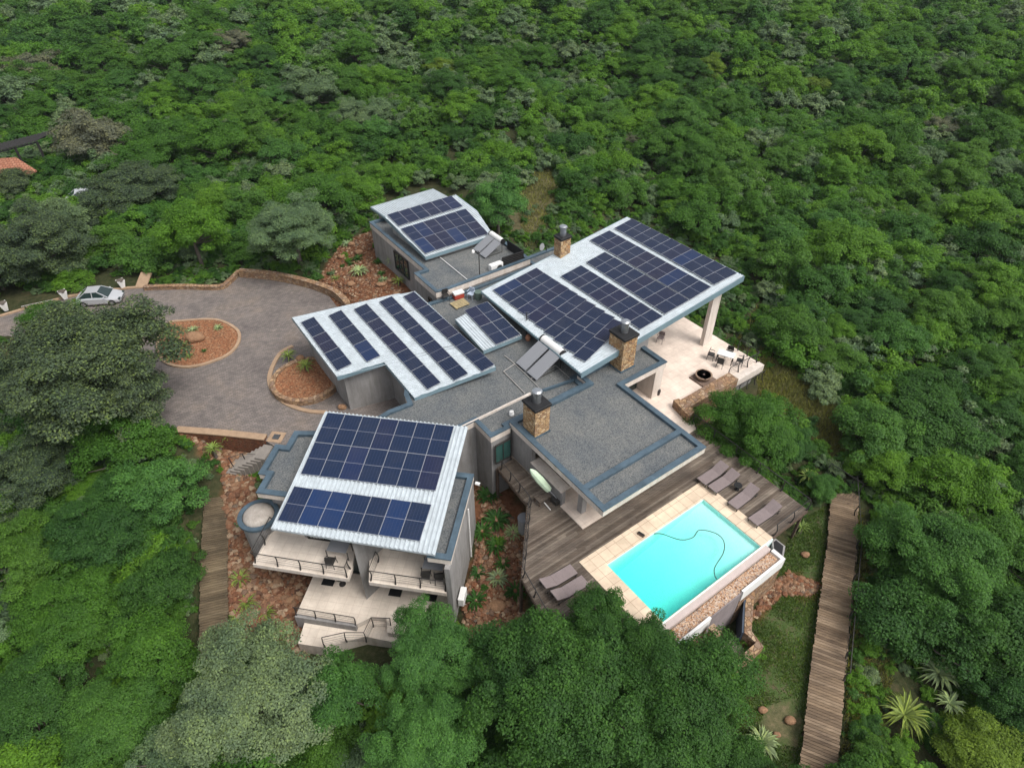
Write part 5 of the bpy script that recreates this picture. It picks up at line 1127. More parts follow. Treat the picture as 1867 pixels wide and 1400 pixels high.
NAMED = [
 (245, 735, 78, 'dark', 'dark olive tree under the right side of the big spreading one by the driveway', NEAR, .9),
 (172, 668, 170, 'dark', 'big dark olive tree spreading over the left side of the driveway', BIG, .8), (40, 720, 85, 'dark', 'dark olive tree at the left photo edge beside the big spreading one', NEAR, .9),
 (235, 815, 92, 'mid', 'fresh green tree overhanging the lower left edge of the driveway', NEAR, 1.), (60, 870, 100, 'dark', 'dark tree at the left photo edge level with the guest wing roof', BIG, .9),
 (290, 905, 78, 'grn', 'rich green tree hugging the top of the left boardwalk', NEAR, 1.), (190, 960, 100, 'deep', 'lush green tree left of the shaded boardwalk', BIG, .9),
 (40, 1030, 95, 'mid', 'mid green tree at the left photo edge above the bottom corner', BIG, 1.), (295, 1070, 72, 'deep', 'rounded green tree crowding the middle of the left boardwalk', NEAR, 1.1),
 (130, 1130, 110, 'mid', 'fresh green wide tree in the lower left bush', BIG, .9), (280, 1200, 85, 'mid', 'green tree just above the grey tree in the lower left', NEAR, 1.), (50, 1290, 120, 'deep', 'wide green tree in the bottom left corner of the photo', BIG, .9),
 (210, 1320, 110, 'mid', 'mid green tree at the bottom between the corner and the airy grey tree', BIG, .9),
 (455, 1275, 165, 'grey', 'large airy grey green tree at the bottom in front of the guest wing', BIG, .85), (340, 1375, 95, 'grey', 'smaller grey green tree left of the large airy one', NEAR, .9),
 (622, 1265, 80, 'mid', 'fresh green tree between the airy grey tree and the round dense one', NEAR, 1.0), (590, 1390, 80, 'mid', 'low green tree on the bottom photo edge below the fresh one', NEAR, .8),
 (785, 1195, 105, 'grn', 'dense round rich green tree covering the lower patio corner', BIG, 1.15), (775, 1345, 108, 'grn', 'dense rich green tree on the bottom edge under the round one', BIG, 1.),
 (1050, 1245, 175, 'deep', 'huge dark green tree in front of the pool deck', BIG, .85), (1230, 1270, 150, 'deep', 'wide dark green tree below the pump yard', BIG, .85), (950, 1210, 95, 'deep', 'dark green tree between the round tree and the deck corner', NEAR, 1.),
 (1168, 1178, 62, 'deep', 'loose leafy green tree with sprays over the near corner of the pool', NEAR, 1.), (1090, 1120, 60, 'deep', 'pointed green treetop against the left end of the pool coping', NEAR, 1.2),
 (1000, 1375, 110, 'deep', 'dark tree at the bottom centre photo edge', NEAR, .8), (1180, 1385, 110, 'deep', 'dark tree at the bottom edge right of the centre', NEAR, .8), 
 (1700, 1030, 130, 'mid', 'wide fresh green tree right of the long boardwalk', BIG, .95), (1660, 1130, 100, 'deep', 'darker green tree right of the boardwalk below the fresh green one', NEAR, .9), (1800, 1160, 110, 'deep', 'dark green tree above the large aloes', NEAR, .9),
 (1368, 785, 104, 'mid', 'dense green tree against the terrace wall and deck railing', BIG, 1.0), (1438, 812, 48, 'deep', 'small dense green tree behind the deck railing by the loungers', NEAR, 1.), (1592, 800, 78, 'mid', 'green tree above the head of the long boardwalk', NEAR, .9),
 (350, 430, 68, 'bright', 'bright green rounded tree above the kerb of the driveway', NEAR, 1.15), (535, 425, 90, 'grey', 'grey green spreading tree above the turning circle', BIG, .8), (75, 455, 105, 'dark', 'large dark olive tree above the silver car', BIG, .85), (-10, 500, 70, 'dark', 'dark olive tree cut by the left photo edge above the road', NEAR, .9),
 (235, 350, 88, 'dark', 'grey dark tree between the pale hidden car and bright tree', BIG, .85), (168, 262, 72, 'bare', 'greyish twiggy tree right of the terracotta roof', NEAR, 1.), (105, 318, 34, 'deep', 'dark green tree hiding the right end of the terracotta roof', NEAR, 1.), (20, 345, 45, 'dark', 'dark olive tree just below the terracotta roof', NEAR, 1.), (60, 232, 40, 'mid', 'mid green tree over the far side of the pergola', FAR, 1.), (65, 130, 60, 'bare', 'grey twiggy round tree near the upper left corner', TWIG, .8), (420, 80, 46, 'bare', 'grey rounded tree standing out in the bush at the upper left', TWIG, .75),
 (908, 380, 62, 'grn', 'bright dense tree beside the farthest wing roof', NEAR, 1.2), (1485, 155, 34, 'yellow', 'yellow green tree standing out in the bush at the upper right', FAR, .9), (1610, 1395, 60, 'mid', 'low green shrub tree at the bottom right between boardwalk and aloes', NEAR, .7),
 (1780, 1380, 90, 'yellow', 'yellowish shrub tree in the bottom right corner', NEAR, .7), (20, 180, 60, 'grey', 'pale grey green tree at the left edge above the pergola', FAR, .9), (1720, 235, 34, 'bare', 'bare grey tree in the bush right of the centre top', TWIG, .8), (1150, 262, 26, 'bare', 'small grey tree in the bush behind the great roof', TWIG, 1.), (1850, 1290, 80, 'deep', 'dark green tree at the right photo edge beside the aloes', NEAR, .9),
 (1820, 1010, 85, 'mid', 'mid green tree at the right photo edge above the aloes', NEAR, .9), (100, 590, 55, 'mid', 'mid green tree between the road and the big olive tree', NEAR, .9), (1330, 1395, 70, 'deep', 'dark shrub tree at the bottom edge left of the boardwalk', NEAR, .8),
]
MATS['grn'] = foliage('rich_green_leaves', [(.06, .155, .04), (.055, .145, .042)]); MATS['deep'] = foliage('deep_green_leaves', [(.028, .088, .016), (.034, .095, .018), (.03, .09, .022)])
placed = []
for px, py, rp_, kd, lb, ar, hs in NAMED:
    t = tree_px(px, py, rp_, kd, lb, ar, hs); placed.append((t.location.x, t.location.y, t.scale[0] * .8))
# keep-clear outline of the built area in the photograph
CLEAR = [[(-50, 625), (-50, 560), (100, 535), (250, 495), (400, 515), (425, 480), (560, 500), (600, 520), (585, 470), (620, 430), (665, 415), (665, 375), (800, 335), (880, 370), (905, 430), (960, 460), (1030, 400), (1145, 385), (1370, 505), (1330, 620), (1420, 670), (1320, 740), (1290, 770), (1490, 920), (1440, 985), (1590, 870), (1590, 960), (1540, 1420), (1340, 1420), (1400, 1250), (1330, 1180), (1200, 1130), (1000, 1120), (930, 1080), (880, 1140), (840, 1090), (700, 1190), (540, 1200), (410, 1190), (350, 1160), (360, 880), (300, 800), (150, 720)],
         [(-20, 240), (120, 230), (130, 300), (60, 340), (-20, 340)], [(1335, 600), (1440, 640), (1520, 720), (1600, 810), (1540, 850), (1440, 790), (1370, 710)], [(1600, 1200), (1780, 1200), (1780, 1360), (1600, 1360)], [(120, 340), (190, 340), (200, 385), (120, 385)], [(930, 330), (1010, 300), (1000, 420), (940, 440)]]
GRID = {}
def far_enough(x, y, r_):
    gx, gy = int(x // 8), int(y // 8)
    for i in (-1, 0, 1):
        for j in (-1, 0, 1):
            for (a, b_, c) in GRID.get((gx + i, gy + j), ()):
                if (a - x) ** 2 + (b_ - y) ** 2 < (.6 * (r_ + c)) ** 2: return False
    return True
def put(x, y, r_): GRID.setdefault((int(x // 8), int(y // 8)), []).append((x, y, r_))
for a in placed: put(*a)
rr = random.Random(5); auto = []
for k_ in range(20000):
    y = 6 + 190 * rr.random() ** .8; half = 24 + y * .83; x = rr.uniform(-half, half)
    r_ = rr.choice((1.2, 1.5, 1.8, 2.1, 2.4, 2.7, 3.0, 3.5)) * (1. + .12 * min(1, y / 150)); g_ = ground(x, y) if -32 < x < 33 and y < 60 else None
    if not far_enough(x, y, r_): continue
    z = (g_ if g_ is not None else ground(x, y)); c = pix((x, y, z + r_ * .6)); rp_ = 1200 * r_ / math.sqrt(x * x + y * y + 900) * .85
    if c[0] < -90 or c[0] > 1960 or c[1] < -50 or c[1] > 1500: continue
    bad = False
    for poly in CLEAR:
        if in_poly(c[0], c[1], poly): bad = True; break
        for i in range(10):
            a = i * .628
            if in_poly(c[0] + rp_ * math.cos(a), c[1] + rp_ * .8 * math.sin(a), poly): bad = True; break
        if bad: break
    if bad: continue
    put(x, y, r_); auto.append((x, y, z, r_, c))
auto.sort(key=lambda a: -a[3] / math.sqrt(a[0] ** 2 + a[1] ** 2 + 900))
def zone(c):
    h_ = 'left' if c[0] < 480 else 'right' if c[0] > 1400 else 'centre'
    v_ = 'far' if c[1] < 170 else 'mid distance' if c[1] < 430 else 'near'
    return v_, h_
WORD = {'bright': 'bright green', 'mid': 'mid green', 'grey': 'pale grey green', 'dark': 'dark olive', 'deep': 'deep green', 'bare': 'grey twiggy', 'yellow': 'yellowish green', 'grn': 'rich green'}
SZ = lambda r_: 'small' if r_ < 1.8 else 'large' if r_ > 2.6 else 'mid-sized'
TENS = ['', 'ten', 'twenty', 'thirty', 'forty', 'fifty', 'sixty']; ONES = ['', 'first', 'second', 'third', 'fourth', 'fifth', 'sixth', 'seventh', 'eighth', 'ninth', 'tenth', 'eleventh', 'twelfth', 'thirteenth', 'fourteenth', 'fifteenth', 'sixteenth', 'seventeenth', 'eighteenth', 'nineteenth']
def ordinal(n):
    if n < 20: return ONES[n]
    return TENS[n // 10][:-1] + 'ieth' if n % 10 == 0 else TENS[n // 10] + '-' + ONES[n % 10]
BANDS = [(150, 'in the band along the top edge'), (230, 'in the second band from the top'), (300, 'in the third band from the top'), (370, 'in the band just above the roofs'), (450, 'level with the far wing'), (540, 'level with the great roof'), (640, 'level with the garage'), (760, 'level with the terrace'), (900, 'level with the pool loungers'), (1060, 'level with the pool'), (1230, 'level with the lower patio'), (9999, 'along the bottom edge')]
blabel = {}
for k_, (lim, txt) in enumerate(BANDS):
    lo_ = BANDS[k_ - 1][0] if k_ else -999; row = sorted([(a[4][0], i) for i, a in enumerate(auto[:248]) if lo_ <= a[4][1] < lim])
    for n_, (_, i) in enumerate(row): blabel[i] = '%s %s tree, ' + ordinal(n_ + 1) + ' from left ' + txt
for i, (x, y, z, r_, c) in enumerate(auto[:248]):
    n_ = math.sin(x * .11 + 2) * math.cos(y * .09) + rr.uniform(-.9, .9); left = x < -8
    kd = 'mid' if n_ < -.15 else 'bright' if n_ < .45 else 'deep' if n_ < .95 else 'grey' if n_ < 1.45 else 'bare' if rr.random() < .25 and r_ < 2.6 else 'grey'
    if rr.random() < .03: kd = 'yellow'
    if kd in ('grey', 'bare') and (r_ > 2.6 or (c[0] > 1380 and c[1] > 560)): kd = 'mid'
    if left and rr.random() < .2: kd = rr.choice(('grey', 'bright', 'grn'))
    plant_tree((x, y, z), r_, kd, blabel[i] % (SZ(r_), WORD[kd]), 'trees of the dense bush round the house', NEAR if c[1] > 520 or r_ > 2.9 else FAR, rr.uniform(.72, 1.05), 'bush_tree', i)
def fast_ground_factory():
    gx = np.arange(-45, 46, .5); gy = np.arange(4, 110, .5); Z_ = np.array([[ground(x, y) for x in gx] for y in gy])
    def f_(x, y):
        i = (x + 45) / .5; j = (y - 4) / .5; i0 = int(max(0, min(len(gx) - 2, i))); j0 = int(max(0, min(len(gy) - 2, j))); u_, v_ = i - i0, j - j0
        return Z_[j0, i0] * (1 - u_) * (1 - v_) + Z_[j0, i0 + 1] * u_ * (1 - v_) + Z_[j0 + 1, i0] * (1 - u_) * v_ + Z_[j0 + 1, i0 + 1] * u_ * v_
    return f_
FG = fast_ground_factory()
# the rest of the wood: one mass, instanced on points
def scatter(name, pts, scales, sources, kind, label=None, cat=None, seed=0):
    me = bpy.data.meshes.new(name); me.from_pydata([tuple(p) for p in pts], [], []); a = me.attributes.new('s', 'FLOAT', 'POINT'); a.data.foreach_set('value', [float(s_) for s_ in scales])
    o = bpy.data.objects.new(name, me); col.objects.link(o); ng = bpy.data.node_groups.new(name, 'GeometryNodeTree'); ng.interface.new_socket('Geometry', in_out='INPUT', socket_type='NodeSocketGeometry'); ng.interface.new_socket('Geometry', in_out='OUTPUT', socket_type='NodeSocketGeometry')
    N, L = ng.nodes, ng.links; gi = N.new('NodeGroupInput'); go_ = N.new('NodeGroupOutput'); gj = N.new('GeometryNodeGeometryToInstance')
    for s_ in sources:
        oi = N.new('GeometryNodeObjectInfo'); oi.inputs['Object'].default_value = s_; oi.inputs['As Instance'].default_value = True
        if 'Geometry' in oi.outputs: L.new(oi.outputs['Geometry'], gj.inputs[0])
    jn = N.new('GeometryNodeJoinGeometry')
    for l in list(L): L.remove(l)
    for s_ in [n for n in N if n.bl_idname == 'GeometryNodeObjectInfo'][::-1]: L.new(s_.outputs['Geometry'], jn.inputs[0])
    N.remove(gj)
    ip = N.new('GeometryNodeInstanceOnPoints'); ip.inputs['Pick Instance'].default_value = True; rv = N.new('FunctionNodeRandomValue'); rv.data_type = 'FLOAT_VECTOR'; rv.inputs[0].default_value = (0, 0, 0); rv.inputs[1].default_value = (0, 0, 6.28)
    na = N.new('GeometryNodeInputNamedAttribute'); na.data_type = 'FLOAT'; na.inputs[0].default_value = 's'
    L.new(gi.outputs[0], ip.inputs['Points']); L.new(jn.outputs[0], ip.inputs['Instance']); L.new(rv.outputs[0], ip.inputs['Rotation']); L.new(na.outputs[0], ip.inputs['Scale']); L.new(ip.outputs[0], go_.inputs[0])
    md = o.modifiers.new('scatter', 'NODES'); md.node_group = ng; tag(o, label, cat, kind=kind); return o
def low_bush(px, py, rpx, kd, lb, seed):
    q = GG((px, py)); m_, cc = crown('bush_mesh', 34, 3800, .052, MATS[kd], hr=.85, base=.05, seed=seed, cr=(.17, .34)); o = bpy.data.objects.new('bush', m_); col.objects.link(o); o.location = q; s_ = rpx * math.sqrt(q.x ** 2 + q.y ** 2 + 900) / 1230; o.scale = (s_,) * 3; return tag(o, lb, 'bush')
SRC = [low_bush(1420, 640, 22, 'mid', 'low green bush just beyond the outer corner of the terrace', 101), low_bush(1345, 600, 18, 'bright', 'low bright bush behind the terrace pillar', 102), low_bush(1470, 780, 20, 'deep', 'low dark bush right of the tree by the terrace wall', 103),
       low_bush(1010, 390, 16, 'grey', 'low grey green bush in the clearing behind the small chimney', 104)]
rest = auto[248:]
FS = []
for i, (x, y, z, r_, c) in enumerate([a for a in auto[200:255]][:0]): pass
o_ = scatter('woodland', [(a[0], a[1], a[2] + a[3] * .2) for a in rest], [a[3] for a in rest], SRC, 'stuff', 'distant bushveld canopy merging into one green mass at the top of the photo', 'woodland') if rest else None
WK = [[PR[i].to_2d() + Vector((1.1, 0)) for i in range(5)] + [PR[i].to_2d() - Vector((1.1, 0)) for i in (4, 3, 2, 1, 0)], [PL_[i].to_2d() + Vector((1., 0)) for i in range(4)] + [PL_[i].to_2d() - Vector((1., 0)) for i in (3, 2, 1, 0)]]
FOOT = [inset(K.poly([(-15.2, 15.5), (-5.8, 15.5), (-5.8, 26.5), (-18.3, 26.5), (-18.3, 19)]), -.2), inset(M.poly([(11.2, 8.2), (12, 7.6), (28, 7.6), (28.2, 18), (37, 18.7), (37, 34), (33.5, 38.5), (29, 38.5), (29.2, 51), (20.8, 51), (19.8, 36), (12, 30), (9.3, 24), (15, 24), (15, 19), (11.9, 15.5)]), -.2), DRIVE, inset(bw, -.6), LAWN] + WK + DIRT + [[G(p, ZD).to_2d() for p in ((300, 500), (560, 500), (640, 560), (560, 620))]]
ub = []; us = []
rr = random.Random(9)
for k_ in range(15000):
    y = 8 + 172 * rr.random() ** .75; half = 22 + y * .83; x = rr.uniform(-half, half); z = ground(x, y); c = pix((x, y, z + .4))
    if c[0] < -60 or c[0] > 1930 or c[1] < -30 or c[1] > 1450: continue
    r_ = rr.choice((.5, .7, .9, 1.1, 1.4, 1.8)); rp_ = 1200 * r_ / math.sqrt(x * x + y * y + 900)
    if any(in_poly(x + dx * r_, y + dy * r_, q) for q in FOOT for dx, dy in ((0, 0), (.8, 0), (-.8, 0), (0, .8), (0, -.8))): continue
    if r_ > .8 and any(in_poly(c[0] + dx * rp_, c[1] + dy * rp_, poly) for poly in CLEAR[:1] for dx, dy in ((0, 0), (1, 0), (-1, 0), (0, 1), (0, -1))): continue
    if rr.random() < .97 and any(in_poly(x, y, q) for q in DRY): continue
    if any((c[0] - ax) ** 2 + ((c[1] - ay) * 1.1) ** 2 < (ar + rp_) ** 2 for ax, ay, ar in ((1640, 1310, 62), (1703, 1238, 50), (1724, 1290, 38), (1386, 1357, 40), (1466, 884, 34), (1457, 970, 30))): continue
    ub.append((x, y, z - .1)); us.append(r_)
scatter('undergrowth', ub, us, SRC, 'stuff', 'low green undergrowth filling the gaps between the bush trees', 'undergrowth')

FOOTS = [q for q in FOOT[:-1] if q not in DIRT]; ub = []; us = []; rr = random.Random(19)
for k_ in range(9000):
    x = rr.uniform(-34, 33); y = rr.uniform(9, 64); r_ = rr.choice((.28, .38, .5, .65)); c = pix((x, y, FG(x, y)))
    if any(in_poly(x + dx * r_, y + dy * r_, q) for q in FOOTS for dx, dy in ((0, 0), (.7, 0), (-.7, 0), (0, .7), (0, -.7))) or (any(in_poly(x, y, q) for q in DRY) and rr.random() < .85): continue
    if any(in_poly(x, y, q) for q in DIRT) and (rr.random() < .88 or r_ > .45): continue
    if any((c[0] - ax) ** 2 + ((c[1] - ay) * 1.1) ** 2 < (ar * .6) ** 2 for ax, ay, ar in ((1640, 1310, 62), (1703, 1238, 50), (1724, 1290, 38))): continue
    ub.append((x, y, FG(x, y) - .06)); us.append(r_)
scatter('ground_cover', ub, us, SRC, 'stuff', 'knee high green scrub close round the house, drive and boardwalks', 'ground cover')
# grass on the lawn and rough slopes
def blades(name, polys_pts, h, w_, mat, label, cat):
    P = np.array(polys_pts); n = len(P); a = rs.uniform(0, 6.28, n); dx = np.stack([np.cos(a), np.sin(a), np.zeros(n)], 1); hh = (h * rs.uniform(.5, 1.3, n)).reshape(-1, 1); ww = (w_ * rs.uniform(.6, 1.3, n)).reshape(-1, 1)
    lean = np.stack([rs.normal(size=n) * .35, rs.normal(size=n) * .35, np.ones(n)], 1) * hh
    V = np.stack([P - dx * ww, P + dx * ww, P + lean], 1).reshape(-1, 3); me = raw_mesh(name, V, 3, mat); o = bpy.data.objects.new(name, me); col.objects.link(o); return tag(o, label, cat, kind='stuff')
F_GRASS = foliage('grass_blades', [(.075, .13, .03), (.075, .13, .03)], .3, .5); F_HAY = foliage('dry_grass_blades', [(.14, .15, .06), (.14, .15, .06)], .3, .5)
def inside_pts(polys, n, zf=ground, seed=1):
    rr = random.Random(seed); out = []
    for poly in polys:
        x0 = min(p[0] for p in poly); x1 = max(p[0] for p in poly); y0 = min(p[1] for p in poly); y1 = max(p[1] for p in poly); m_ = 0
        while m_ < n * 1:
            x, y = rr.uniform(x0, x1), rr.uniform(y0, y1)
            if in_poly(x, y, poly): out.append((x, y, zf(x, y))); m_ += 1
    return out
lawn_pts = [p for p in inside_pts([LAWN], 26000, FG, 3) if not any(in_poly(p[0], p[1], q) for q in DIRT + DRY) and math.sin(p[0] * 2.1 + math.sin(p[1] * 1.3) * 2) + math.cos(p[1] * 1.7 + p[0] * .6) > -1.2 + rr.uniform(-.9, .9)]
blades('lawn_grass', lawn_pts, .13, .022, F_GRASS, 'rough green lawn between the pool and the boardwalk', 'grass')
WILD = [DRY[0], PW([(1380, 560), (1500, 700), (1560, 830), (1420, 740), (1330, 640)], -1.8), PW([(930, 330), (1010, 290), (1060, 340), (960, 450)], .4), PW([(1560, 930), (1640, 1200), (1600, 1420), (1540, 1400)], -3.2)]
blades('rough_grass', inside_pts(WILD, 7000, FG, 4), .3, .03, F_HAY, 'tall rough grass on the slope beyond the terrace', 'grass')
# stones
def stones(name, polys, n, smin, smax, label, seed, avoid=()):
    rr = random.Random(seed); bm = bmesh.new(); bmesh.ops.create_icosphere(bm, subdivisions=1, radius=1); bv = np.array([tuple(v.co) for v in bm.verts]); bf = np.array([[v.index for v in f.verts] for f in bm.faces]); bm.free(); V = []; Fc = []
    pts = inside_pts(polys, n, FG, seed)
    for k_, p in enumerate(pts):
        if any(in_poly(p[0], p[1], q) for q in avoid): continue
        s_ = smin + (smax - smin) * rr.random() ** 3; q = bv * (1 + np.random.RandomState(k_).uniform(-.25, .25, (len(bv), 1))) * np.array([s_ * rr.uniform(.8, 1.4), s_, s_ * rr.uniform(.45, .8)]); a = rr.uniform(0, 6.28); ca_, sa_ = math.cos(a), math.sin(a)
        q = q @ np.array([[ca_, sa_, 0], [-sa_, ca_, 0], [0, 0, 1]]) + np.array([p[0], p[1], p[2] + s_ * .2]); Fc.append(bf + len(V) * 12); V.append(q)
    me = bpy.data.meshes.new(name); me.from_pydata(np.concatenate(V).tolist(), [], np.concatenate(Fc).tolist()); me.materials.append(ROCKS); me.update(); o = bpy.data.objects.new(name, me); col.objects.link(o); return tag(o, label, 'stones', kind='stuff')
HOUSE = [K.poly([(-15, 17.3), (-6, 17.3), (-6, 26.5), (-18.2, 26.5), (-15, 21)]), M.poly([(11.5, 8.6), (28, 8.6), (28, 24), (15.3, 24), (15, 19), (11.9, 15.5), (11.4, 13)]), DRIVE, M.poly([(20, 37), (29, 37), (29, 51), (21, 51)])]
stones('garden_stones', [DIRT[0]], 4200, .04, .15, 'red and ochre stones of the rock garden above the turning circle', 31, HOUSE)
stones('garden_stones', [DIRT[1]], 5200, .07, .26, 'brown and ochre stones between the left boardwalk and the guest wing', 32, HOUSE)
stones('garden_stones', [DIRT[2]], 3000, .05, .2, 'red stones between the guest wing and the deck', 33, HOUSE)
stones('garden_stones', [DIRT[3]], 900, .05, .17, 'band of red stones across the lawn below the pool', 34, HOUSE)
stones('garden_stones', [DIRT[6]], 900, .06, .22, 'red stones at the foot of the driveway retaining wall', 35, HOUSE)
def boulder(px, py, z, r_, label, seed, flatz=.6):
    q = G((px, py), z) if z is not None else GG((px, py)); b = MB(); b.blob(q + Vector((0, 0, r_ * flatz * .5)), (r_, r_ * .75, r_ * flatz), BOULD, seed, 3, .45); o = b.build('boulder', smooth=False); return tag(o, label, 'boulder')
boulder(358, 620, ZD + .05, .95, 'large ochre boulder on the red island in the turning circle', 1); boulder(548, 655, -.65, .45, 'ochre boulder in the round stone planter', 2)
boulder(625, 745, ZD, .42, 'rounded tan boulder at the foot of the garage wall', 3); boulder(655, 462, None, .55, 'pale ochre boulder high in the rock garden', 4); boulder(641, 448, None, .45, 'brownish boulder at the top of the rock garden', 5)
boulder(622, 470, None, .5, 'reddish boulder at the left edge of the rock garden', 6); boulder(696, 520, None, .55, 'flat yellowish boulder low in the rock garden', 7, .4); boulder(711, 514, None, .4, 'ochre boulder next to the flat yellowish one', 8); boulder(722, 538, None, .45, 'ochre boulder beside the far wing wall base', 9)
boulder(640, 520, None, .5, 'orange boulder behind the curved retaining wall', 10); boulder(1440, 1315, None, .36, 'orange boulder by the lower end of the boardwalk', 11); boulder(1468, 1012, None, .35, 'small orange boulder on the lawn by the boardwalk', 12); boulder(1418, 1340, None, .28, 'brown boulder on the bare patch of the lawn', 13); boulder(1390, 1295, None, .3, 'small dark brown boulder at the left of the bare patch', 14)
boulder(905, 1105, None, .62, 'long flat tan boulder in the garden between guest wing and deck', 15, .3)
# rosette plants
def rosette(c, r_, nl, mat, label, seed, up=.55, wd=.09, name='aloe', stem=0., group=None, cat='aloe', droop=.0):
    rr = random.Random(seed); V = []; c = Vector(c)
    for i in range(nl):
        a = i * 2.399 + rr.uniform(-.2, .2); el = up * (1 - .75 * (i / nl)) * 1.57 + rr.uniform(-.12, .12); L_ = r_ * rr.uniform(.8, 1.1); d = Vector((math.cos(a), math.sin(a), 0)); s_ = Vector((-d.y, d.x, 0)); w_ = wd * r_ * rr.uniform(.8, 1.2)
        pts = []
        for t_ in (0, .35, .7, 1.):
            e = el - (.55 + droop) * t_ * t_; pts.append(Vector((0, 0, stem)) + d * (L_ * t_ * math.cos(el * .8)) + Vector((0, 0, L_ * t_ * math.sin(max(e, -.6)))))
        ws = (w_, w_ * 1.05, w_ * .7, .002)
        for k_ in range(3):
            a0, a1 = pts[k_], pts[k_ + 1]; kk = Vector((0, 0, -w_ * .35)); V += [a0 - s_ * ws[k_], a0 + kk, a1 + kk, a1 - s_ * ws[k_ + 1], a0 + kk, a0 + s_ * ws[k_], a1 + s_ * ws[k_ + 1], a1 + kk]
    me = raw_mesh('leaves', np.array([tuple(v) for v in V]), 4, mat)
    t = bpy.data.objects.new(name, None); col.objects.link(t); t.location = c; tag(t, label, cat, group); o = bpy.data.objects.new('leaves', me); col.objects.link(o); o.parent = t
    if stem > 0: b = MB(); b.tube([c - Vector((0, 0, .15)), c + Vector((0, 0, stem * .6)), c + Vector((0, 0, stem))], [.13, .11, .09], BARK, 8); t['_o'] = tuple(c); b.build('stem', t)
    return t
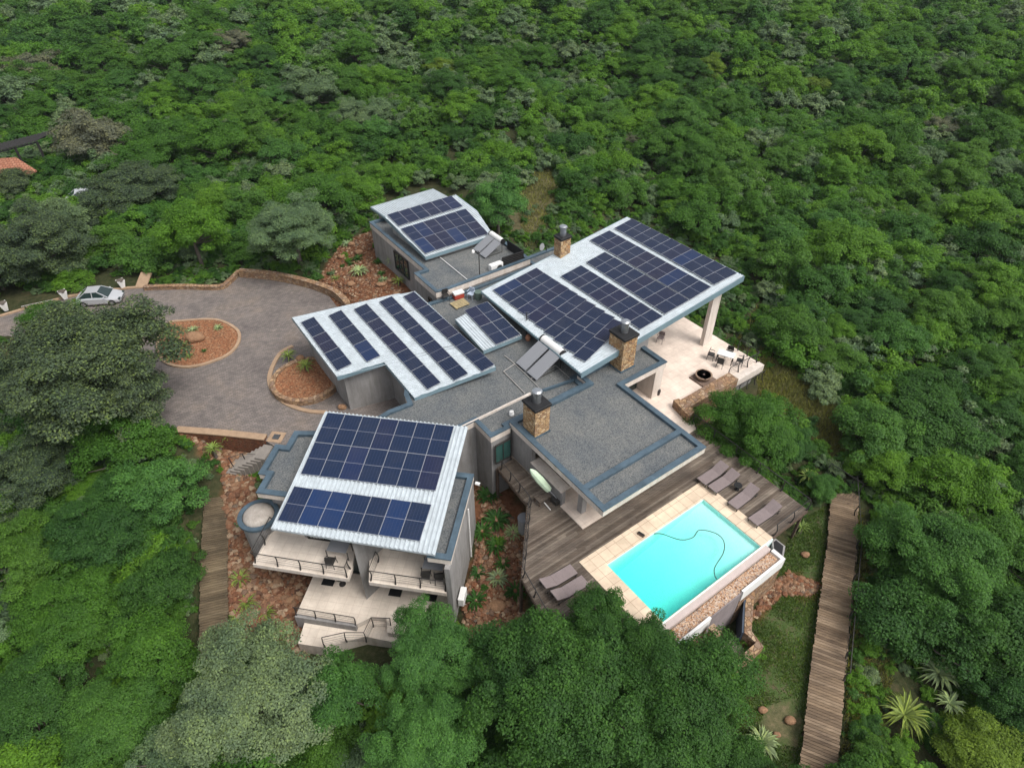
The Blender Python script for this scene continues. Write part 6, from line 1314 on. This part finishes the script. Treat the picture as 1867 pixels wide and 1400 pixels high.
RO = [(345, 650, .45, 26, F_DRAC, 'green grassy tuft at the lower left of the red island', 0), (372, 640, .3, 20, MATS['deep'], 'small dark tuft below the boulder on the red island', 0), (600, 668, .45, 24, MATS['deep'], 'dark tuft at the right inside the round planter', 0), (535, 700, .35, 20, MATS['deep'], 'small dark tuft at the lower left inside the round planter', 0), (1640, 1312, 1.3, 54, F_DRAC, 'largest spiky aloe at the bottom right among dark shrubs', .6), (1703, 1238, 1.05, 46, F_ALOE, 'pale spiky aloe above the largest one at the bottom right', .6), (1724, 1290, .8, 38, F_ALOE, 'smaller spiky aloe right of the two big ones', .5),
 (1386, 1357, .95, 44, F_ALOE, 'spiky aloe at the bottom on the lawn side of the boardwalk', .2), (1466, 884, .7, 34, F_DRAC, 'yellow green dracaena like plant beside the outer deck railing', .8), (1457, 970, .62, 30, F_DRAC, 'yellow green spiky plant under the lower deck corner', .5),
 (352, 602, .6, 26, F_ALOE, 'small green succulent at the upper left of the red island', 0), (398, 598, .5, 24, F_ALOE, 'small green succulent at the upper right of the red island', 0),
 (527, 652, .8, 30, F_DRAC, 'spiky plant at the upper left of the round planter', .2), (560, 675, .8, 34, F_DRAC, 'spiky plant in the middle of the round planter', .45), (608, 715, .9, 34, F_ALOE, 'dark bushy agave between the round planter and the garage', 0),
 (634, 446, .6, 30, F_ALOE, 'grey green aloe at the top of the rock garden', 0), (653, 472, .55, 30, MATS['deep'], 'dark green tuft plant high in the rock garden', 0), (690, 478, .5, 30, MATS['deep'], 'dark round tuft plant in the middle of the rock garden', 0), (695, 500, .42, 24, MATS['deep'], 'small dark tuft low in the rock garden', 0), (700, 510, .42, 24, F_ALOE, 'small pale tuft under the small dark one', 0),
 (656, 500, .75, 34, F_ALOE, 'big grey aloe low in the rock garden', .3), (725, 488, .8, 34, F_ALOE, 'tall aloe against the far wing wall', .9), (612, 508, .45, 24, F_DRAC, 'small green tuft behind the curved retaining wall', 0), (640, 482, .4, 24, MATS['deep'], 'dark tuft left of the grey aloe', 0), (728, 520, .6, 26, F_DRAC, 'reddish stemmed plant at the far wing corner', .4),
 (438, 1056, .8, 40, F_DRAC, 'bright green grassy tuft beside the left boardwalk', 0), (450, 1098, .7, 40, F_DRAC, 'bright grassy tuft in the middle of the left stone bed', 0), (484, 1118, .8, 40, F_DRAC, 'bright grassy tuft nearest the lower patio landing', 0), (434, 1125, .7, 40, F_DRAC, 'lowest bright grassy tuft beside the left boardwalk', 0),
 (890, 905, .95, 40, MATS['deep'], 'dark agave near the back of the garden beside the guest wing', 0), (905, 950, 1.05, 44, MATS['deep'], 'large dark agave in the middle of the garden beside the guest wing', 0), (880, 970, .9, 40, MATS['deep'], 'dark agave close to the right wall of the guest wing', 0), (936, 972, .72, 38, F_ALOE, 'pale blue aloe beside the grey bin', 0), (905, 995, .85, 40, MATS['deep'], 'dark agave below the large middle one', 0),
 (917, 1028, .6, 34, MATS['deep'], 'small dark agave above the starry aloe', 0), (908, 1055, .8, 38, F_ALOE, 'starry blue green aloe above the flat tan boulder', 0), (872, 1045, .65, 30, MATS['deep'], 'dark agave near the white wall unit', 0), (940, 1080, .8, 38, MATS['deep'], 'dark agave by the left deck corner', 0), (868, 1095, .8, 34, MATS['deep'], 'dark agave by the round tree beside the guest wing', 0),
 (395, 835, .7, 36, F_DRAC, 'pale feathery plant at the top of the left boardwalk', .9), (425, 815, .6, 30, F_DRAC, 'pale feathery plant against the red retaining wall', 1.1), (960, 1060, .6, 30, F_DRAC, 'small green tuft under the left deck edge', 0)]
for k_, (px, py, r_, nl, mt, lb, st_) in enumerate(RO):
    isl_ = 340 < px < 430 and 580 < py < 660; plt = 500 < px < 605 and 630 < py < 700
    q = G((px, py), ZD + .08) if isl_ else G((px, py), -.66) if plt else GG((px, py))
    rosette(q, r_ * (1.35 if 590 < px < 735 and py < 560 else 1.1), nl, mt, lb, 200 + k_, stem=st_, up=.62, wd=.075 if mt is not F_DRAC else .045)

# ------------------------------------------------------------------ thin air between the camera and the far hillside
hm = bpy.data.materials.new('thin_air'); hm.use_nodes = True; hn = hm.node_tree
for n in list(hn.nodes):
    if n.type == 'BSDF_PRINCIPLED': hn.nodes.remove(n)
pv = hn.nodes.new('ShaderNodeVolumePrincipled'); pv.inputs['Color'].default_value = (.82, .9, 1, 1); pv.inputs['Density'].default_value = .00014; pv.inputs['Anisotropy'].default_value = .2
hn.links.new(pv.outputs[0], [n for n in hn.nodes if n.type == 'OUTPUT_MATERIAL'][0].inputs['Volume'])
b = MB(); b.box((0, 350, -14), (1500, 1200, 60), hm); tag(b.build('haze'), kind='stuff')
